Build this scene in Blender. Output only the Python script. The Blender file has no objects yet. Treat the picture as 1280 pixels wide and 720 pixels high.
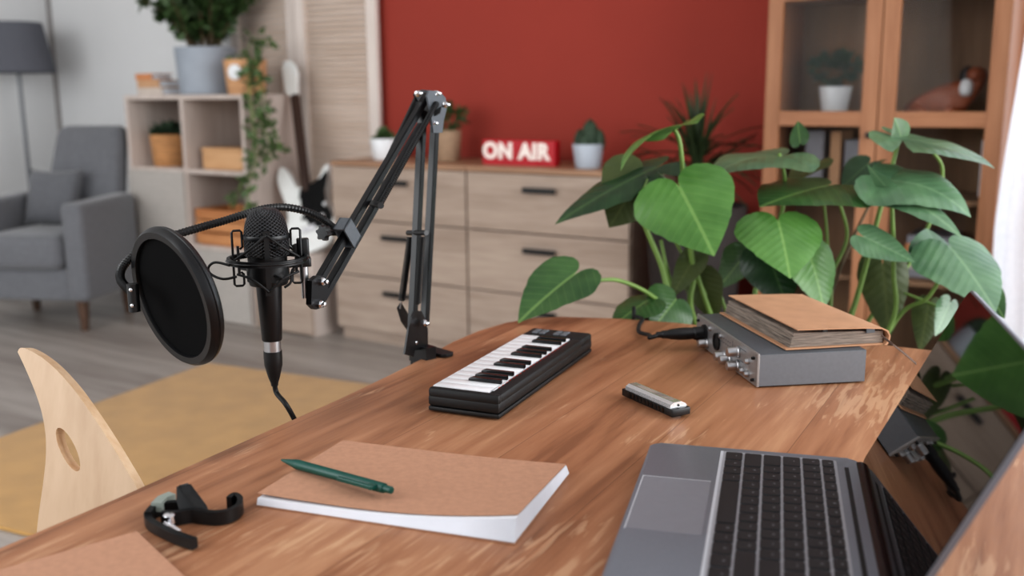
import bpy, bmesh, math, random
from mathutils import Vector, Matrix, noise
random.seed(7)
PI = math.pi
COL = bpy.context.scene.collection
SC = bpy.context.scene

# ------------------------------------------------------------------ camera model (photo taken as 1280x720)
F = 1234.6; PITCH = .1946; ROLL = .0081
AZ = math.radians(33)            # the room's back wall is turned 33 degrees from the lens axis
TT = .74                         # table top height
CAM = Vector((0, 0, TT + .3847))
_s, _c = math.sin(PITCH), math.cos(PITCH)
_R = Matrix(((1, 0, 0), (0, -_s, -_c), (0, _c, -_s)))
_R = Matrix(((math.cos(ROLL), math.sin(ROLL), 0), (-math.sin(ROLL), math.cos(ROLL), 0), (0, 0, 1))) @ _R
_RZ = Matrix(((math.cos(AZ), -math.sin(AZ), 0), (math.sin(AZ), math.cos(AZ), 0), (0, 0, 1)))
RT = _RZ @ _R.transposed()       # camera axes (right, down, forward) -> room

def ray(px, py): return RT @ Vector(((px - 640) / F, (py - 360) / F, 1))
def PD(px, py, d): return CAM + ray(px, py) * d
def PZ(px, py, z):
    r = ray(px, py); return CAM + r * ((z - CAM.z) / r.z)
def PY(px, py, y):
    r = ray(px, py); return CAM + r * (y / r.y)

cd = bpy.data.cameras.new('camera'); co = bpy.data.objects.new('camera', cd); COL.objects.link(co)
cd.sensor_width = 36; cd.lens = F * 36 / 1280
m3 = Matrix((RT.col[0], -RT.col[1], -RT.col[2])).transposed()
co.matrix_world = Matrix.Translation(CAM) @ m3.to_4x4()
cd.dof.use_dof = True; cd.dof.focus_distance = 1.17; cd.dof.aperture_fstop = 3.7
cd.clip_start = .02
SC.camera = co

# ------------------------------------------------------------------ materials
def lin(c):
    r = []
    for v in c:
        v = v / 255
        r.append(v / 12.92 if v <= .04045 else ((v + .055) / 1.055) ** 2.4)
    return (*r, 1)

def new_mat(name):
    m = bpy.data.materials.new(name); m.use_nodes = True
    nt = m.node_tree; b = nt.nodes['Principled BSDF']
    return m, nt, b
def N(nt, t, **kw):
    n = nt.nodes.new(t)
    for k, v in kw.items(): setattr(n, k, v)
    return n
def L(nt, a, b): nt.links.new(a, b)

def mat(name, col, rough=.5, metal=0, var=.06, scale=20, stretch=(1, 1, 1), bump=0, bscale=None, spec=.5, coat=0, emit=0, trans=0, sheen=0):
    m, nt, b = new_mat(name)
    tc = N(nt, 'ShaderNodeTexCoord'); mp = N(nt, 'ShaderNodeMapping'); mp.inputs['Scale'].default_value = stretch
    nz = N(nt, 'ShaderNodeTexNoise'); nz.inputs['Scale'].default_value = scale; nz.inputs['Detail'].default_value = 4
    L(nt, tc.outputs['Object'], mp.inputs[0]); L(nt, mp.outputs[0], nz.inputs['Vector'])
    rp = N(nt, 'ShaderNodeValToRGB'); c = lin(col)
    rp.color_ramp.elements[0].position = .3; rp.color_ramp.elements[1].position = .7
    rp.color_ramp.elements[0].color = (*[x * (1 - var) for x in c[:3]], 1)
    rp.color_ramp.elements[1].color = (*[min(1, x * (1 + var)) for x in c[:3]], 1)
    L(nt, nz.outputs['Fac'], rp.inputs[0]); L(nt, rp.outputs[0], b.inputs['Base Color'])
    b.inputs['Roughness'].default_value = rough; b.inputs['Metallic'].default_value = metal
    b.inputs['Specular IOR Level'].default_value = spec; b.inputs['Coat Weight'].default_value = coat
    if sheen: b.inputs['Sheen Weight'].default_value = sheen
    if trans: b.inputs['Transmission Weight'].default_value = trans
    if emit:
        L(nt, rp.outputs[0], b.inputs['Emission Color']); b.inputs['Emission Strength'].default_value = emit
    if bump:
        n2 = N(nt, 'ShaderNodeTexNoise'); n2.inputs['Scale'].default_value = bscale or scale * 6; n2.inputs['Detail'].default_value = 3
        L(nt, mp.outputs[0], n2.inputs['Vector'])
        bp = N(nt, 'ShaderNodeBump'); bp.inputs['Strength'].default_value = bump; bp.inputs['Distance'].default_value = .002
        L(nt, n2.outputs['Fac'], bp.inputs['Height']); L(nt, bp.outputs[0], b.inputs['Normal'])
    return m

def wood(name, cols, axis=0, freq=8, rough=.5, plank=None, pvar=.25, seam=0, worn=0, spec=.4, warp=.6, pax=None, wornat=None):
    """procedural timber: grain runs along local axis; plank = board width across local axis pax"""
    m, nt, b = new_mat(name)
    tc = N(nt, 'ShaderNodeTexCoord'); mp = N(nt, 'ShaderNodeMapping')
    s = [1, 1, 1]; s[axis] = .07; mp.inputs['Scale'].default_value = s
    L(nt, tc.outputs['Object'], mp.inputs[0])
    vec = mp.outputs[0]
    tint = None
    if plank:
        pax = (1 - axis if axis < 2 else 0) if pax is None else pax
        sp = N(nt, 'ShaderNodeSeparateXYZ'); L(nt, tc.outputs['Object'], sp.inputs[0])
        dv = N(nt, 'ShaderNodeMath', operation='DIVIDE'); dv.inputs[1].default_value = plank
        L(nt, sp.outputs[pax], dv.inputs[0])
        fl = N(nt, 'ShaderNodeMath', operation='FLOOR'); L(nt, dv.outputs[0], fl.inputs[0])
        wn = N(nt, 'ShaderNodeTexWhiteNoise', noise_dimensions='1D'); L(nt, fl.outputs[0], wn.inputs['W'])
        sc = N(nt, 'ShaderNodeVectorMath', operation='SCALE'); sc.inputs['Scale'].default_value = 9
        L(nt, wn.outputs['Color'], sc.inputs[0])
        ad = N(nt, 'ShaderNodeVectorMath', operation='ADD'); L(nt, vec, ad.inputs[0]); L(nt, sc.outputs[0], ad.inputs[1]); vec = ad.outputs[0]
        tint = wn.outputs['Value']; frac = N(nt, 'ShaderNodeMath', operation='FRACT'); L(nt, dv.outputs[0], frac.inputs[0])
    n1 = N(nt, 'ShaderNodeTexNoise'); n1.inputs['Scale'].default_value = freq; n1.inputs['Detail'].default_value = 6; n1.inputs['Distortion'].default_value = warp
    n1.inputs['Roughness'].default_value = .62
    L(nt, vec, n1.inputs['Vector'])
    n2 = N(nt, 'ShaderNodeTexNoise'); n2.inputs['Scale'].default_value = freq * 7; n2.inputs['Detail'].default_value = 5
    L(nt, vec, n2.inputs['Vector'])
    mx = N(nt, 'ShaderNodeMath', operation='MULTIPLY_ADD'); mx.inputs[1].default_value = .55
    L(nt, n2.outputs['Fac'], mx.inputs[0]); L(nt, n1.outputs['Fac'], mx.inputs[2])
    fac = mx.outputs[0]
    if tint is not None:
        a2 = N(nt, 'ShaderNodeMath', operation='MULTIPLY_ADD'); a2.inputs[1].default_value = pvar
        L(nt, tint, a2.inputs[0]); L(nt, fac, a2.inputs[2]); fac = a2.outputs[0]
    rp = N(nt, 'ShaderNodeValToRGB'); off = (pvar / 2 if plank else 0) + .275
    e = rp.color_ramp.elements; k = len(cols)
    for i, c in enumerate(cols):
        pos = .32 + off + .36 * i / (k - 1)
        if i < 2: e[i].position = pos; e[i].color = lin(c)
        else:
            x = e.new(min(1, pos)); x.color = lin(c)
    L(nt, fac, rp.inputs[0]); out = rp.outputs[0]
    if plank and seam:
        pg = N(nt, 'ShaderNodeMath', operation='PINGPONG'); pg.inputs[1].default_value = .5; L(nt, dv.outputs[0], pg.inputs[0])
        lt = N(nt, 'ShaderNodeMath', operation='LESS_THAN'); lt.inputs[1].default_value = seam; L(nt, pg.outputs[0], lt.inputs[0])
        mm = N(nt, 'ShaderNodeMath', operation='MULTIPLY'); mm.inputs[1].default_value = .45; L(nt, lt.outputs[0], mm.inputs[0])
        mi = N(nt, 'ShaderNodeMix', data_type='RGBA'); mi.inputs['B'].default_value = (.05, .025, .012, 1)
        L(nt, mm.outputs[0], mi.inputs['Factor']); L(nt, out, mi.inputs['A']); out = mi.outputs['Result']
    if worn:
        mpw = N(nt, 'ShaderNodeMapping'); sw = [1, 1, 1]; sw[axis] = .10; mpw.inputs['Scale'].default_value = sw
        L(nt, tc.outputs['Object'], mpw.inputs[0])
        # pale scuffs
        w1 = N(nt, 'ShaderNodeTexNoise'); w1.inputs['Scale'].default_value = 5; w1.inputs['Detail'].default_value = 2; L(nt, tc.outputs['Object'], w1.inputs['Vector'])
        w2 = N(nt, 'ShaderNodeTexNoise'); w2.inputs['Scale'].default_value = 120; w2.inputs['Detail'].default_value = 6; w2.inputs['Distortion'].default_value = 1; L(nt, mpw.outputs[0], w2.inputs['Vector'])
        mu = N(nt, 'ShaderNodeMath', operation='MULTIPLY'); w1o = w1.outputs['Fac']
        if wornat:
            ds = N(nt, 'ShaderNodeVectorMath', operation='DISTANCE'); ds.inputs[1].default_value = wornat; L(nt, tc.outputs['Object'], ds.inputs[0])
            mrg = N(nt, 'ShaderNodeMapRange'); mrg.inputs['From Min'].default_value = .05; mrg.inputs['From Max'].default_value = .32; mrg.inputs['To Min'].default_value = .16; mrg.inputs['To Max'].default_value = 0
            L(nt, ds.outputs['Value'], mrg.inputs['Value']); aw = N(nt, 'ShaderNodeMath', operation='ADD'); L(nt, w1o, aw.inputs[0]); L(nt, mrg.outputs[0], aw.inputs[1]); w1o = aw.outputs[0]
        L(nt, w1o, mu.inputs[0]); L(nt, w2.outputs['Fac'], mu.inputs[1])
        r2 = N(nt, 'ShaderNodeValToRGB'); r2.color_ramp.elements[0].position = .335; r2.color_ramp.elements[1].position = .40
        r2.color_ramp.elements[1].color = (worn, worn, worn, 1)
        L(nt, mu.outputs[0], r2.inputs[0])
        mi = N(nt, 'ShaderNodeMix', data_type='RGBA'); mi.inputs['B'].default_value = lin((214, 176, 142))
        L(nt, r2.outputs[0], mi.inputs['Factor']); L(nt, out, mi.inputs['A']); out = mi.outputs['Result']
        # dark knots and stains
        k1 = N(nt, 'ShaderNodeTexVoronoi'); k1.inputs['Scale'].default_value = 3.4; k1.inputs['Randomness'].default_value = 1
        mk = N(nt, 'ShaderNodeMapping'); sk = [1.3, 1.3, 1]; sk[axis] = .75; mk.inputs['Scale'].default_value = sk; L(nt, tc.outputs['Object'], mk.inputs[0])
        kn = N(nt, 'ShaderNodeTexNoise'); kn.inputs['Scale'].default_value = 18; L(nt, mk.outputs[0], kn.inputs['Vector'])
        kv = N(nt, 'ShaderNodeVectorMath', operation='MULTIPLY_ADD'); kv.inputs[1].default_value = (.09, .09, 0); L(nt, kn.outputs['Color'], kv.inputs[0]); L(nt, mk.outputs[0], kv.inputs[2])
        L(nt, kv.outputs[0], k1.inputs['Vector'])
        r3 = N(nt, 'ShaderNodeValToRGB'); r3.color_ramp.elements[0].position = .03; r3.color_ramp.elements[1].position = .17
        r3.color_ramp.elements[0].color = (.62, .62, .62, 1); r3.color_ramp.elements[1].color = (0, 0, 0, 1)
        L(nt, k1.outputs['Distance'], r3.inputs[0])
        mi = N(nt, 'ShaderNodeMix', data_type='RGBA'); mi.inputs['B'].default_value = lin((92, 58, 40))
        L(nt, r3.outputs[0], mi.inputs['Factor']); L(nt, out, mi.inputs['A']); out = mi.outputs['Result']
    L(nt, out, b.inputs['Base Color'])
    b.inputs['Roughness'].default_value = rough; b.inputs['Specular IOR Level'].default_value = spec
    bp = N(nt, 'ShaderNodeBump'); bp.inputs['Strength'].default_value = .12; bp.inputs['Distance'].default_value = .002
    L(nt, fac, bp.inputs['Height']); L(nt, bp.outputs[0], b.inputs['Normal'])
    return m

def leaf_mat(name, col, col2, rough=.38, vein=(150, 185, 110), spec=.5):
    """u runs along the midrib, v across (uv map)"""
    m, nt, b = new_mat(name)
    uv = N(nt, 'ShaderNodeUVMap'); sp = N(nt, 'ShaderNodeSeparateXYZ'); L(nt, uv.outputs[0], sp.inputs[0])
    ab = N(nt, 'ShaderNodeMath', operation='ABSOLUTE'); L(nt, sp.outputs[1], ab.inputs[0])
    tc = N(nt, 'ShaderNodeTexCoord'); nz = N(nt, 'ShaderNodeTexNoise'); nz.inputs['Scale'].default_value = 14; nz.inputs['Detail'].default_value = 3
    L(nt, tc.outputs['Object'], nz.inputs['Vector'])
    rp = N(nt, 'ShaderNodeValToRGB'); rp.color_ramp.elements[0].color = lin(col); rp.color_ramp.elements[1].color = lin(col2)
    rp.color_ramp.elements[0].position = .35; rp.color_ramp.elements[1].position = .68
    L(nt, nz.outputs['Fac'], rp.inputs[0])
    mr = N(nt, 'ShaderNodeMath', operation='LESS_THAN'); mr.inputs[1].default_value = .022; L(nt, ab.outputs[0], mr.inputs[0])
    # side veins: wave in (u - 0.8|v|)
    ma = N(nt, 'ShaderNodeMath', operation='MULTIPLY_ADD'); ma.inputs[1].default_value = -.75; L(nt, ab.outputs[0], ma.inputs[0]); L(nt, sp.outputs[0], ma.inputs[2])
    ms = N(nt, 'ShaderNodeMath', operation='MULTIPLY'); ms.inputs[1].default_value = 7.5 * 2 * PI; L(nt, ma.outputs[0], ms.inputs[0])
    sn = N(nt, 'ShaderNodeMath', operation='SINE'); L(nt, ms.outputs[0], sn.inputs[0])
    r2 = N(nt, 'ShaderNodeValToRGB'); r2.color_ramp.elements[0].position = .9; r2.color_ramp.elements[1].position = 1
    r2.color_ramp.elements[1].color = (.28, .28, .28, 1); L(nt, sn.outputs[0], r2.inputs[0])
    mxv = N(nt, 'ShaderNodeMath', operation='MAXIMUM'); L(nt, mr.outputs[0], mxv.inputs[0]); L(nt, r2.outputs[0], mxv.inputs[1])
    mm = N(nt, 'ShaderNodeMath', operation='MULTIPLY'); mm.inputs[1].default_value = .38; L(nt, mxv.outputs[0], mm.inputs[0])
    mi = N(nt, 'ShaderNodeMix', data_type='RGBA'); mi.inputs['B'].default_value = lin(vein)
    L(nt, mm.outputs[0], mi.inputs['Factor']); L(nt, rp.outputs[0], mi.inputs['A'])
    L(nt, mi.outputs['Result'], b.inputs['Base Color'])
    b.inputs['Roughness'].default_value = rough; b.inputs['Specular IOR Level'].default_value = spec
    bp = N(nt, 'ShaderNodeBump'); bp.inputs['Strength'].default_value = .10; bp.inputs['Distance'].default_value = .003
    L(nt, sn.outputs[0], bp.inputs['Height']); L(nt, bp.outputs[0], b.inputs['Normal'])
    tr = N(nt, 'ShaderNodeBsdfTranslucent'); L(nt, mi.outputs['Result'], tr.inputs['Color'])
    ms2 = N(nt, 'ShaderNodeMixShader'); ms2.inputs[0].default_value = .18
    L(nt, b.outputs[0], ms2.inputs[1]); L(nt, tr.outputs[0], ms2.inputs[2])
    L(nt, ms2.outputs[0], nt.nodes['Material Output'].inputs['Surface'])
    return m

M = {}
M['black'] = mat('black_plastic', (15, 15, 16), .42, var=.1, scale=60)
M['black_satin'] = mat('black_satin_metal', (18, 18, 20), .36, metal=.0, var=.1, scale=60, spec=.45)
M['black_rough'] = mat('black_textured_plastic', (17, 17, 18), .55, var=.12, scale=80, bump=.15, bscale=900)
M['black_gloss'] = mat('black_gloss_keys', (14, 14, 15), .18, var=.05, scale=30)
M['white_key'] = mat('white_key_plastic', (236, 236, 238), .3, var=.01, scale=30)
M['chrome'] = mat('polished_chrome', (225, 225, 228), .14, metal=1, var=.03, scale=30)
M['plate'] = mat('nickel_plate', (232, 232, 234), .24, metal=.85, var=.02, scale=60)
M['steel'] = mat('brushed_steel', (190, 190, 192), .32, metal=1, var=.06, scale=120)
M['silver'] = mat('silver_panel', (165, 164, 164), .42, metal=.75, var=.06, scale=200)
M['grey_case'] = mat('grey_metal_case', (112, 115, 120), .45, metal=.2, var=.04, scale=200, bump=.08, bscale=1200)
M['dark_case'] = mat('charcoal_metal_case', (88, 92, 97), .5, metal=.2, var=.05, scale=200, bump=.1, bscale=1200)
M['alu'] = mat('space_grey_aluminium', (124, 126, 134), .42, metal=.3, var=.03, scale=300)
M['deck'] = mat('pale_keyboard_deck', (168, 170, 176), .4, metal=.1, var=.03, scale=300)
M['alu_edge'] = mat('bright_aluminium_edge', (206, 210, 216), .35, metal=.15, var=.03, scale=200)
M['trackpad'] = mat('grey_glass_trackpad', (136, 137, 144), .4, metal=.1, var=.02, scale=100)
M['key'] = mat('black_laptop_key', (30, 31, 34), .5, var=.1, scale=60)
M['legend'] = mat('pale_key_legend', (150, 152, 158), .5, var=.02)
M['rubber'] = mat('black_rubber', (14, 14, 15), .62, var=.1, scale=50)
M['kraft'] = mat('kraft_card', (182, 138, 112), .8, var=.07, scale=160, bump=.1, bscale=500)
M['kraft_dark'] = mat('kraft_journal_cover', (182, 138, 106), .72, var=.08, scale=30, bump=.1, bscale=300)
M['paper'] = mat('white_paper', (232, 234, 240), .8, var=.02, scale=40)
M['green'] = mat('dark_green_plastic', (16, 78, 68), .4, var=.08, scale=50)
M['red'] = mat('red_sign_case', (176, 22, 36), .4, var=.04, scale=20)
M['white_glow'] = mat('lit_white_letter', (238, 226, 218), .5, var=.01, emit=.05)
M['white'] = mat('white_ceramic', (222, 224, 226), .35, var=.03, scale=20)
M['white_gloss'] = mat('white_guitar_lacquer', (226, 228, 226), .2, var=.02, scale=10, coat=.5)
M['grey_planter'] = mat('grey_planter', (150, 157, 166), .6, var=.05, scale=12)
M['blue_pot'] = mat('pale_blue_grey_pot', (176, 184, 194), .5, var=.04, scale=20)
M['beige_pot'] = mat('beige_stone_pot', (158, 132, 108), .8, var=.12, scale=40)
M['dark_planter'] = mat('dark_planter', (40, 32, 30), .8, var=.2, scale=14, bump=.2)
M['soil'] = mat('potting_soil', (52, 40, 32), .95, var=.3, scale=60, bump=.5)
M['fabric'] = mat('grey_upholstery', (104, 105, 109), .95, var=.08, scale=40, bump=.3, bscale=600, sheen=.3)
M['fabric2'] = mat('grey_cushion_fabric', (98, 99, 103), .95, var=.08, scale=40, bump=.3, bscale=500, sheen=.3)
M['shade'] = mat('grey_lampshade', (92, 93, 100), .9, var=.05, scale=80)
M['lamp_pole'] = mat('grey_lamp_metal', (120, 122, 126), .45, metal=.4, var=.05)
M['dark_leg'] = wood('dark_walnut_leg', [(70, 52, 42), (95, 72, 58)], 2, 12)
M['wicker'] = mat('tan_wicker', (188, 138, 92), .8, var=.25, scale=18, stretch=(1, 1, 7), bump=.8, bscale=120)
M['basket'] = mat('tan_basket', (202, 156, 116), .8, var=.15, scale=18, stretch=(1, 1, 7), bump=.5, bscale=120)
M['lightwood'] = wood('light_box_wood', [(190, 146, 104), (214, 172, 130)], 0, 14)
M['orangewood'] = wood('warm_crate_wood', [(176, 118, 76), (204, 148, 102)], 0, 14)
M['dresser'] = wood('bleached_oak', [(150, 133, 120), (166, 149, 136), (178, 162, 148)], 0, 9, .6)
M['dresser_top'] = wood('oak_top', [(150, 116, 92), (176, 142, 114)], 0, 9, .5)
M['shelfwood'] = wood('pale_shelf_wood', [(184, 170, 162), (204, 192, 184)], 2, 9, .65)
M['shelf_back'] = wood('shelf_back_wood', [(142, 126, 116), (160, 144, 134)], 2, 9, .7)
M['shelfdoor'] = mat('linen_door_front', (176, 170, 164), .85, var=.08, scale=30, stretch=(1, 1, 8), bump=.3, bscale=300)
M['screenwood'] = wood('pale_louvre_wood', [(214, 193, 176), (232, 214, 200)], 0, 12, .65)
M['screenframe'] = wood('pale_frame_wood', [(204, 192, 184), (220, 210, 203)], 2, 9, .65)
M['pine'] = wood('warm_pine_frame', [(134, 90, 60), (150, 103, 72), (162, 115, 83)], 2, 9, .5)
M['pine_h'] = wood('warm_pine_rail', [(134, 90, 60), (150, 103, 72), (162, 115, 83)], 0, 9, .5)
M['pine_in'] = wood('bookcase_inside', [(122, 94, 70), (142, 112, 86)], 2, 9, .7)
M['birch'] = wood('birch_plywood', [(182, 153, 125), (192, 164, 136), (200, 173, 146)], 2, 7, .45, spec=.4)
M['birch_edge'] = wood('birch_ply_edge', [(214, 178, 140), (228, 200, 168)], 2, 20, .5)
M['table'] = wood('worn_acacia_table', [(134, 91, 65), (158, 110, 80), (170, 122, 91), (186, 140, 107)], 1, 11, .42, plank=.135, pvar=.07, seam=.004, worn=.45, spec=.4, warp=.9, wornat=(.585, -.22, TT))
M['floor'] = wood('grey_laminate_floor', [(128, 120, 114), (150, 142, 136), (166, 159, 153)], 0, 5, .42, plank=.19, pvar=.12, seam=.008, spec=.4)
M['rug'] = mat('mustard_rug', (176, 136, 78), .98, var=.09, scale=9, bump=.6, bscale=260, sheen=.2)
M['stem'] = mat('green_stem', (112, 140, 70), .5, var=.15, scale=20)
M['bark'] = mat('brown_stem', (84, 70, 48), .8, var=.2, scale=30)
M['leaf_bright'] = leaf_mat('bright_heart_leaf', (70, 112, 50), (94, 138, 70), .36)
M['leaf_mid'] = leaf_mat('mid_green_leaf', (50, 82, 46), (70, 104, 58), .34)
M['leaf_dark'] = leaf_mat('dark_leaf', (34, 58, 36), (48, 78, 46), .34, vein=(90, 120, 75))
M['leaf_pale'] = leaf_mat('sheen_pale_leaf', (76, 108, 80), (100, 134, 98), .3, vein=(138, 168, 130), spec=.7)  # window sheen on the leaves is put into this paler, greyer green
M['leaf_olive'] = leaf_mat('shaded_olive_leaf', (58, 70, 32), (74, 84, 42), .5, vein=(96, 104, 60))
M['foliage'] = mat('small_leaves_dark', (56, 78, 42), .55, var=.35, scale=25)
M['ivy'] = mat('ivy_leaves', (76, 98, 58), .55, var=.35, scale=25)
M['cactus'] = mat('succulent_green', (52, 70, 52), .7, var=.3, scale=60, bump=.4)
M['spike'] = mat('dark_dracaena_leaf', (44, 58, 34), .5, var=.3, scale=10)
M['book_grey'] = mat('grey_book_cloth', (140, 140, 146), .8, var=.06)
M['book_tan'] = mat('tan_book_cloth', (190, 150, 116), .8, var=.06)
M['book_pale'] = mat('pale_book_cover', (196, 184, 174), .8, var=.06)
M['book_orange'] = mat('orange_brown_cover', (196, 132, 88), .8, var=.06)
M['brown_fur'] = mat('brown_glazed_figurine', (140, 72, 38), .5, var=.2, scale=12)
M['dark_fur'] = mat('dark_glazed_figurine', (38, 30, 28), .5, var=.2, scale=12)
M['clear_rubber'] = mat('grey_rubber_pad', (150, 158, 150), .4, var=.08)
M['brown_paper'] = mat('aged_page_edges', (134, 122, 112), .9, var=.55, scale=30, stretch=(1, 1, 40))
M['screen'] = mat('laptop_screen_glass', (5, 5, 6), .03, var=.02, spec=.6)
M['mesh'] = mat('black_nylon_mesh', (9, 9, 10), .95, var=.2, scale=700, spec=.15)
M['redtext'] = mat('red_key_print', (150, 44, 34), .6, var=.05)
M['wall'] = mat('light_grey_wall_paint', (216, 216, 216), .9, var=.015, scale=3)
M['redwall'] = mat('brick_red_wall_paint', (152, 60, 48), .85, var=.03, scale=3)
M['trim'] = mat('grey_trim', (150, 146, 144), .8, var=.03)
M['winframe'] = mat('white_window_frame', (225, 227, 230), .5, var=.02)
M['pickguard'] = mat('black_pickguard', (12, 12, 13), .6, var=.05, spec=.2)
M['rosewood'] = wood('dark_rosewood', [(52, 36, 30), (74, 54, 44)], 2, 20, .5)
M['bm_ribbon'] = mat('brown_ribbon', (96, 78, 68), .8, var=.1)

def glass(name, tint=(1, 1, 1), alpha=.88, rough=.03):
    m, nt, b = new_mat(name)
    tr = N(nt, 'ShaderNodeBsdfTransparent'); tr.inputs[0].default_value = (*tint, 1)
    gl = N(nt, 'ShaderNodeBsdfGlossy'); gl.inputs['Roughness'].default_value = rough
    nz = N(nt, 'ShaderNodeTexNoise'); nz.inputs['Scale'].default_value = 2
    fr = N(nt, 'ShaderNodeLayerWeight'); fr.inputs[0].default_value = .12
    ml = N(nt, 'ShaderNodeMath', operation='MULTIPLY_ADD'); ml.inputs[1].default_value = .015; L(nt, nz.outputs['Fac'], ml.inputs[0]); L(nt, fr.outputs['Fresnel'], ml.inputs[2])
    mx = N(nt, 'ShaderNodeMixShader'); hf = N(nt, 'ShaderNodeMath', operation='MULTIPLY'); hf.inputs[1].default_value = .4; L(nt, ml.outputs[0], hf.inputs[0]); L(nt, hf.outputs[0], mx.inputs[0])
    L(nt, tr.outputs[0], mx.inputs[1]); L(nt, gl.outputs[0], mx.inputs[2])
    L(nt, mx.outputs[0], nt.nodes['Material Output'].inputs['Surface'])
    return m
M['glass'] = glass('cabinet_glass', (.93, .93, .93))
M['winglass'] = glass('window_glass', (.95, .97, 1))
def curtain_mat():
    m, nt, b = new_mat('white_sheer_curtain')
    tc = N(nt, 'ShaderNodeTexCoord'); wv = N(nt, 'ShaderNodeTexNoise'); wv.inputs['Scale'].default_value = 60; L(nt, tc.outputs['Object'], wv.inputs['Vector'])
    rp = N(nt, 'ShaderNodeValToRGB'); rp.color_ramp.elements[0].color = (.78, .8, .84, 1); rp.color_ramp.elements[1].color = (.9, .91, .94, 1)
    L(nt, wv.outputs['Fac'], rp.inputs[0])
    d = N(nt, 'ShaderNodeBsdfDiffuse'); t = N(nt, 'ShaderNodeBsdfTranslucent'); L(nt, rp.outputs[0], d.inputs[0]); L(nt, rp.outputs[0], t.inputs[0])
    mx = N(nt, 'ShaderNodeMixShader'); mx.inputs[0].default_value = .6
    L(nt, d.outputs[0], mx.inputs[1]); L(nt, t.outputs[0], mx.inputs[2]); L(nt, mx.outputs[0], nt.nodes['Material Output'].inputs['Surface'])
    return m
M['curtain'] = curtain_mat()
def grille_mat():
    m, nt, b = new_mat('black_wire_grille')
    tc = N(nt, 'ShaderNodeTexCoord'); sp = N(nt, 'ShaderNodeSeparateXYZ'); L(nt, tc.outputs['Object'], sp.inputs[0])
    def mth(op, a, b_=None):
        n = N(nt, 'ShaderNodeMath', operation=op)
        for i, v in enumerate((a, b_)):
            if v is None: continue
            if isinstance(v, (int, float)): n.inputs[i].default_value = v
            else: L(nt, v, n.inputs[i])
        return n.outputs[0]
    an = mth('MULTIPLY', mth('ARCTAN2', sp.outputs[1], sp.outputs[0]), 26)
    zz = mth('MULTIPLY', sp.outputs[2], 1500)
    pat = mth('MAXIMUM', mth('SINE', mth('ADD', an, zz)), mth('SINE', mth('SUBTRACT', an, zz)))
    rp = N(nt, 'ShaderNodeValToRGB'); rp.color_ramp.elements[0].position = .35; rp.color_ramp.elements[1].position = .95
    rp.color_ramp.elements[0].color = (.003, .003, .003, 1); rp.color_ramp.elements[1].color = (.05, .05, .055, 1)
    L(nt, pat, rp.inputs[0]); L(nt, rp.outputs[0], b.inputs['Base Color'])
    bp = N(nt, 'ShaderNodeBump'); bp.inputs['Strength'].default_value = 1; bp.inputs['Distance'].default_value = .0015
    L(nt, pat, bp.inputs['Height']); L(nt, bp.outputs[0], b.inputs['Normal'])
    b.inputs['Roughness'].default_value = .4; b.inputs['Specular IOR Level'].default_value = .4
    return m
M['grille'] = grille_mat()

# ------------------------------------------------------------------ mesh helpers
def box(bm, x, y, z, bev=0, seg=2):
    vs = [bm.verts.new((a, b, c)) for a in x for b in y for c in z]
    f = [(0, 1, 3, 2), (4, 6, 7, 5), (0, 4, 5, 1), (2, 3, 7, 6), (0, 2, 6, 4), (1, 5, 7, 3)]
    fs = [bm.faces.new([vs[i] for i in q]) for q in f]
    if bev:
        es = list({e for q in fs for e in q.edges})
        bmesh.ops.bevel(bm, geom=es, offset=bev, segments=seg, affect='EDGES', profile=.5)
    return fs
def frame_of(d):
    d = d.normalized(); a = Vector((0, 0, 1)) if abs(d.z) < .9 else Vector((1, 0, 0))
    u = d.cross(a).normalized(); return u, d.cross(u).normalized()
def tube(bm, pts, r, seg=10, cap=True, closed=False):
    pts = [Vector(p) for p in pts]; n = len(pts)
    rs = r if isinstance(r, (list, tuple)) else [r] * n
    rings = []; u = None
    for i, p in enumerate(pts):
        if closed: d = pts[(i + 1) % n] - pts[i - 1]
        else: d = pts[min(i + 1, n - 1)] - pts[max(i - 1, 0)]
        if d.length < 1e-9: d = Vector((0, 0, 1))
        d.normalize()
        if u is None: u, v = frame_of(d)
        else:
            u = (u - d * u.dot(d)); u = u.normalized() if u.length > 1e-6 else frame_of(d)[0]
            v = d.cross(u)
        rings.append([bm.verts.new(p + (u * math.cos(2 * PI * k / seg) + v * math.sin(2 * PI * k / seg)) * rs[i]) for k in range(seg)])
    m = n if closed else n - 1
    for i in range(m):
        a, b = rings[i], rings[(i + 1) % n]
        sh = 0
        if closed and i == n - 1:
            sh = min(range(seg), key=lambda s: (a[0].co - b[s].co).length)
        for k in range(seg):
            bm.faces.new((a[k], a[(k + 1) % seg], b[(k + 1 + sh) % seg], b[(k + sh) % seg]))
    if cap and not closed:
        bm.faces.new(list(reversed(rings[0]))); bm.faces.new(rings[-1])
def rod(bm, a, b, r, r2=None, seg=12): tube(bm, [a, b], [r, r if r2 is None else r2], seg)
def sqbar(bm, a, b, w, h, up):
    """square section bar from a to b; up gives the h direction"""
    a = Vector(a); b = Vector(b); d = (b - a).normalized(); s = d.cross(Vector(up)).normalized(); t = s.cross(d).normalized()
    vs = []
    for p in (a, b):
        for i, j in ((-1, -1), (1, -1), (1, 1), (-1, 1)): vs.append(bm.verts.new(p + s * w / 2 * i + t * h / 2 * j))
    for q in ((3, 2, 1, 0), (4, 5, 6, 7), (0, 1, 5, 4), (1, 2, 6, 5), (2, 3, 7, 6), (3, 0, 4, 7)): bm.faces.new([vs[i] for i in q])
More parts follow.
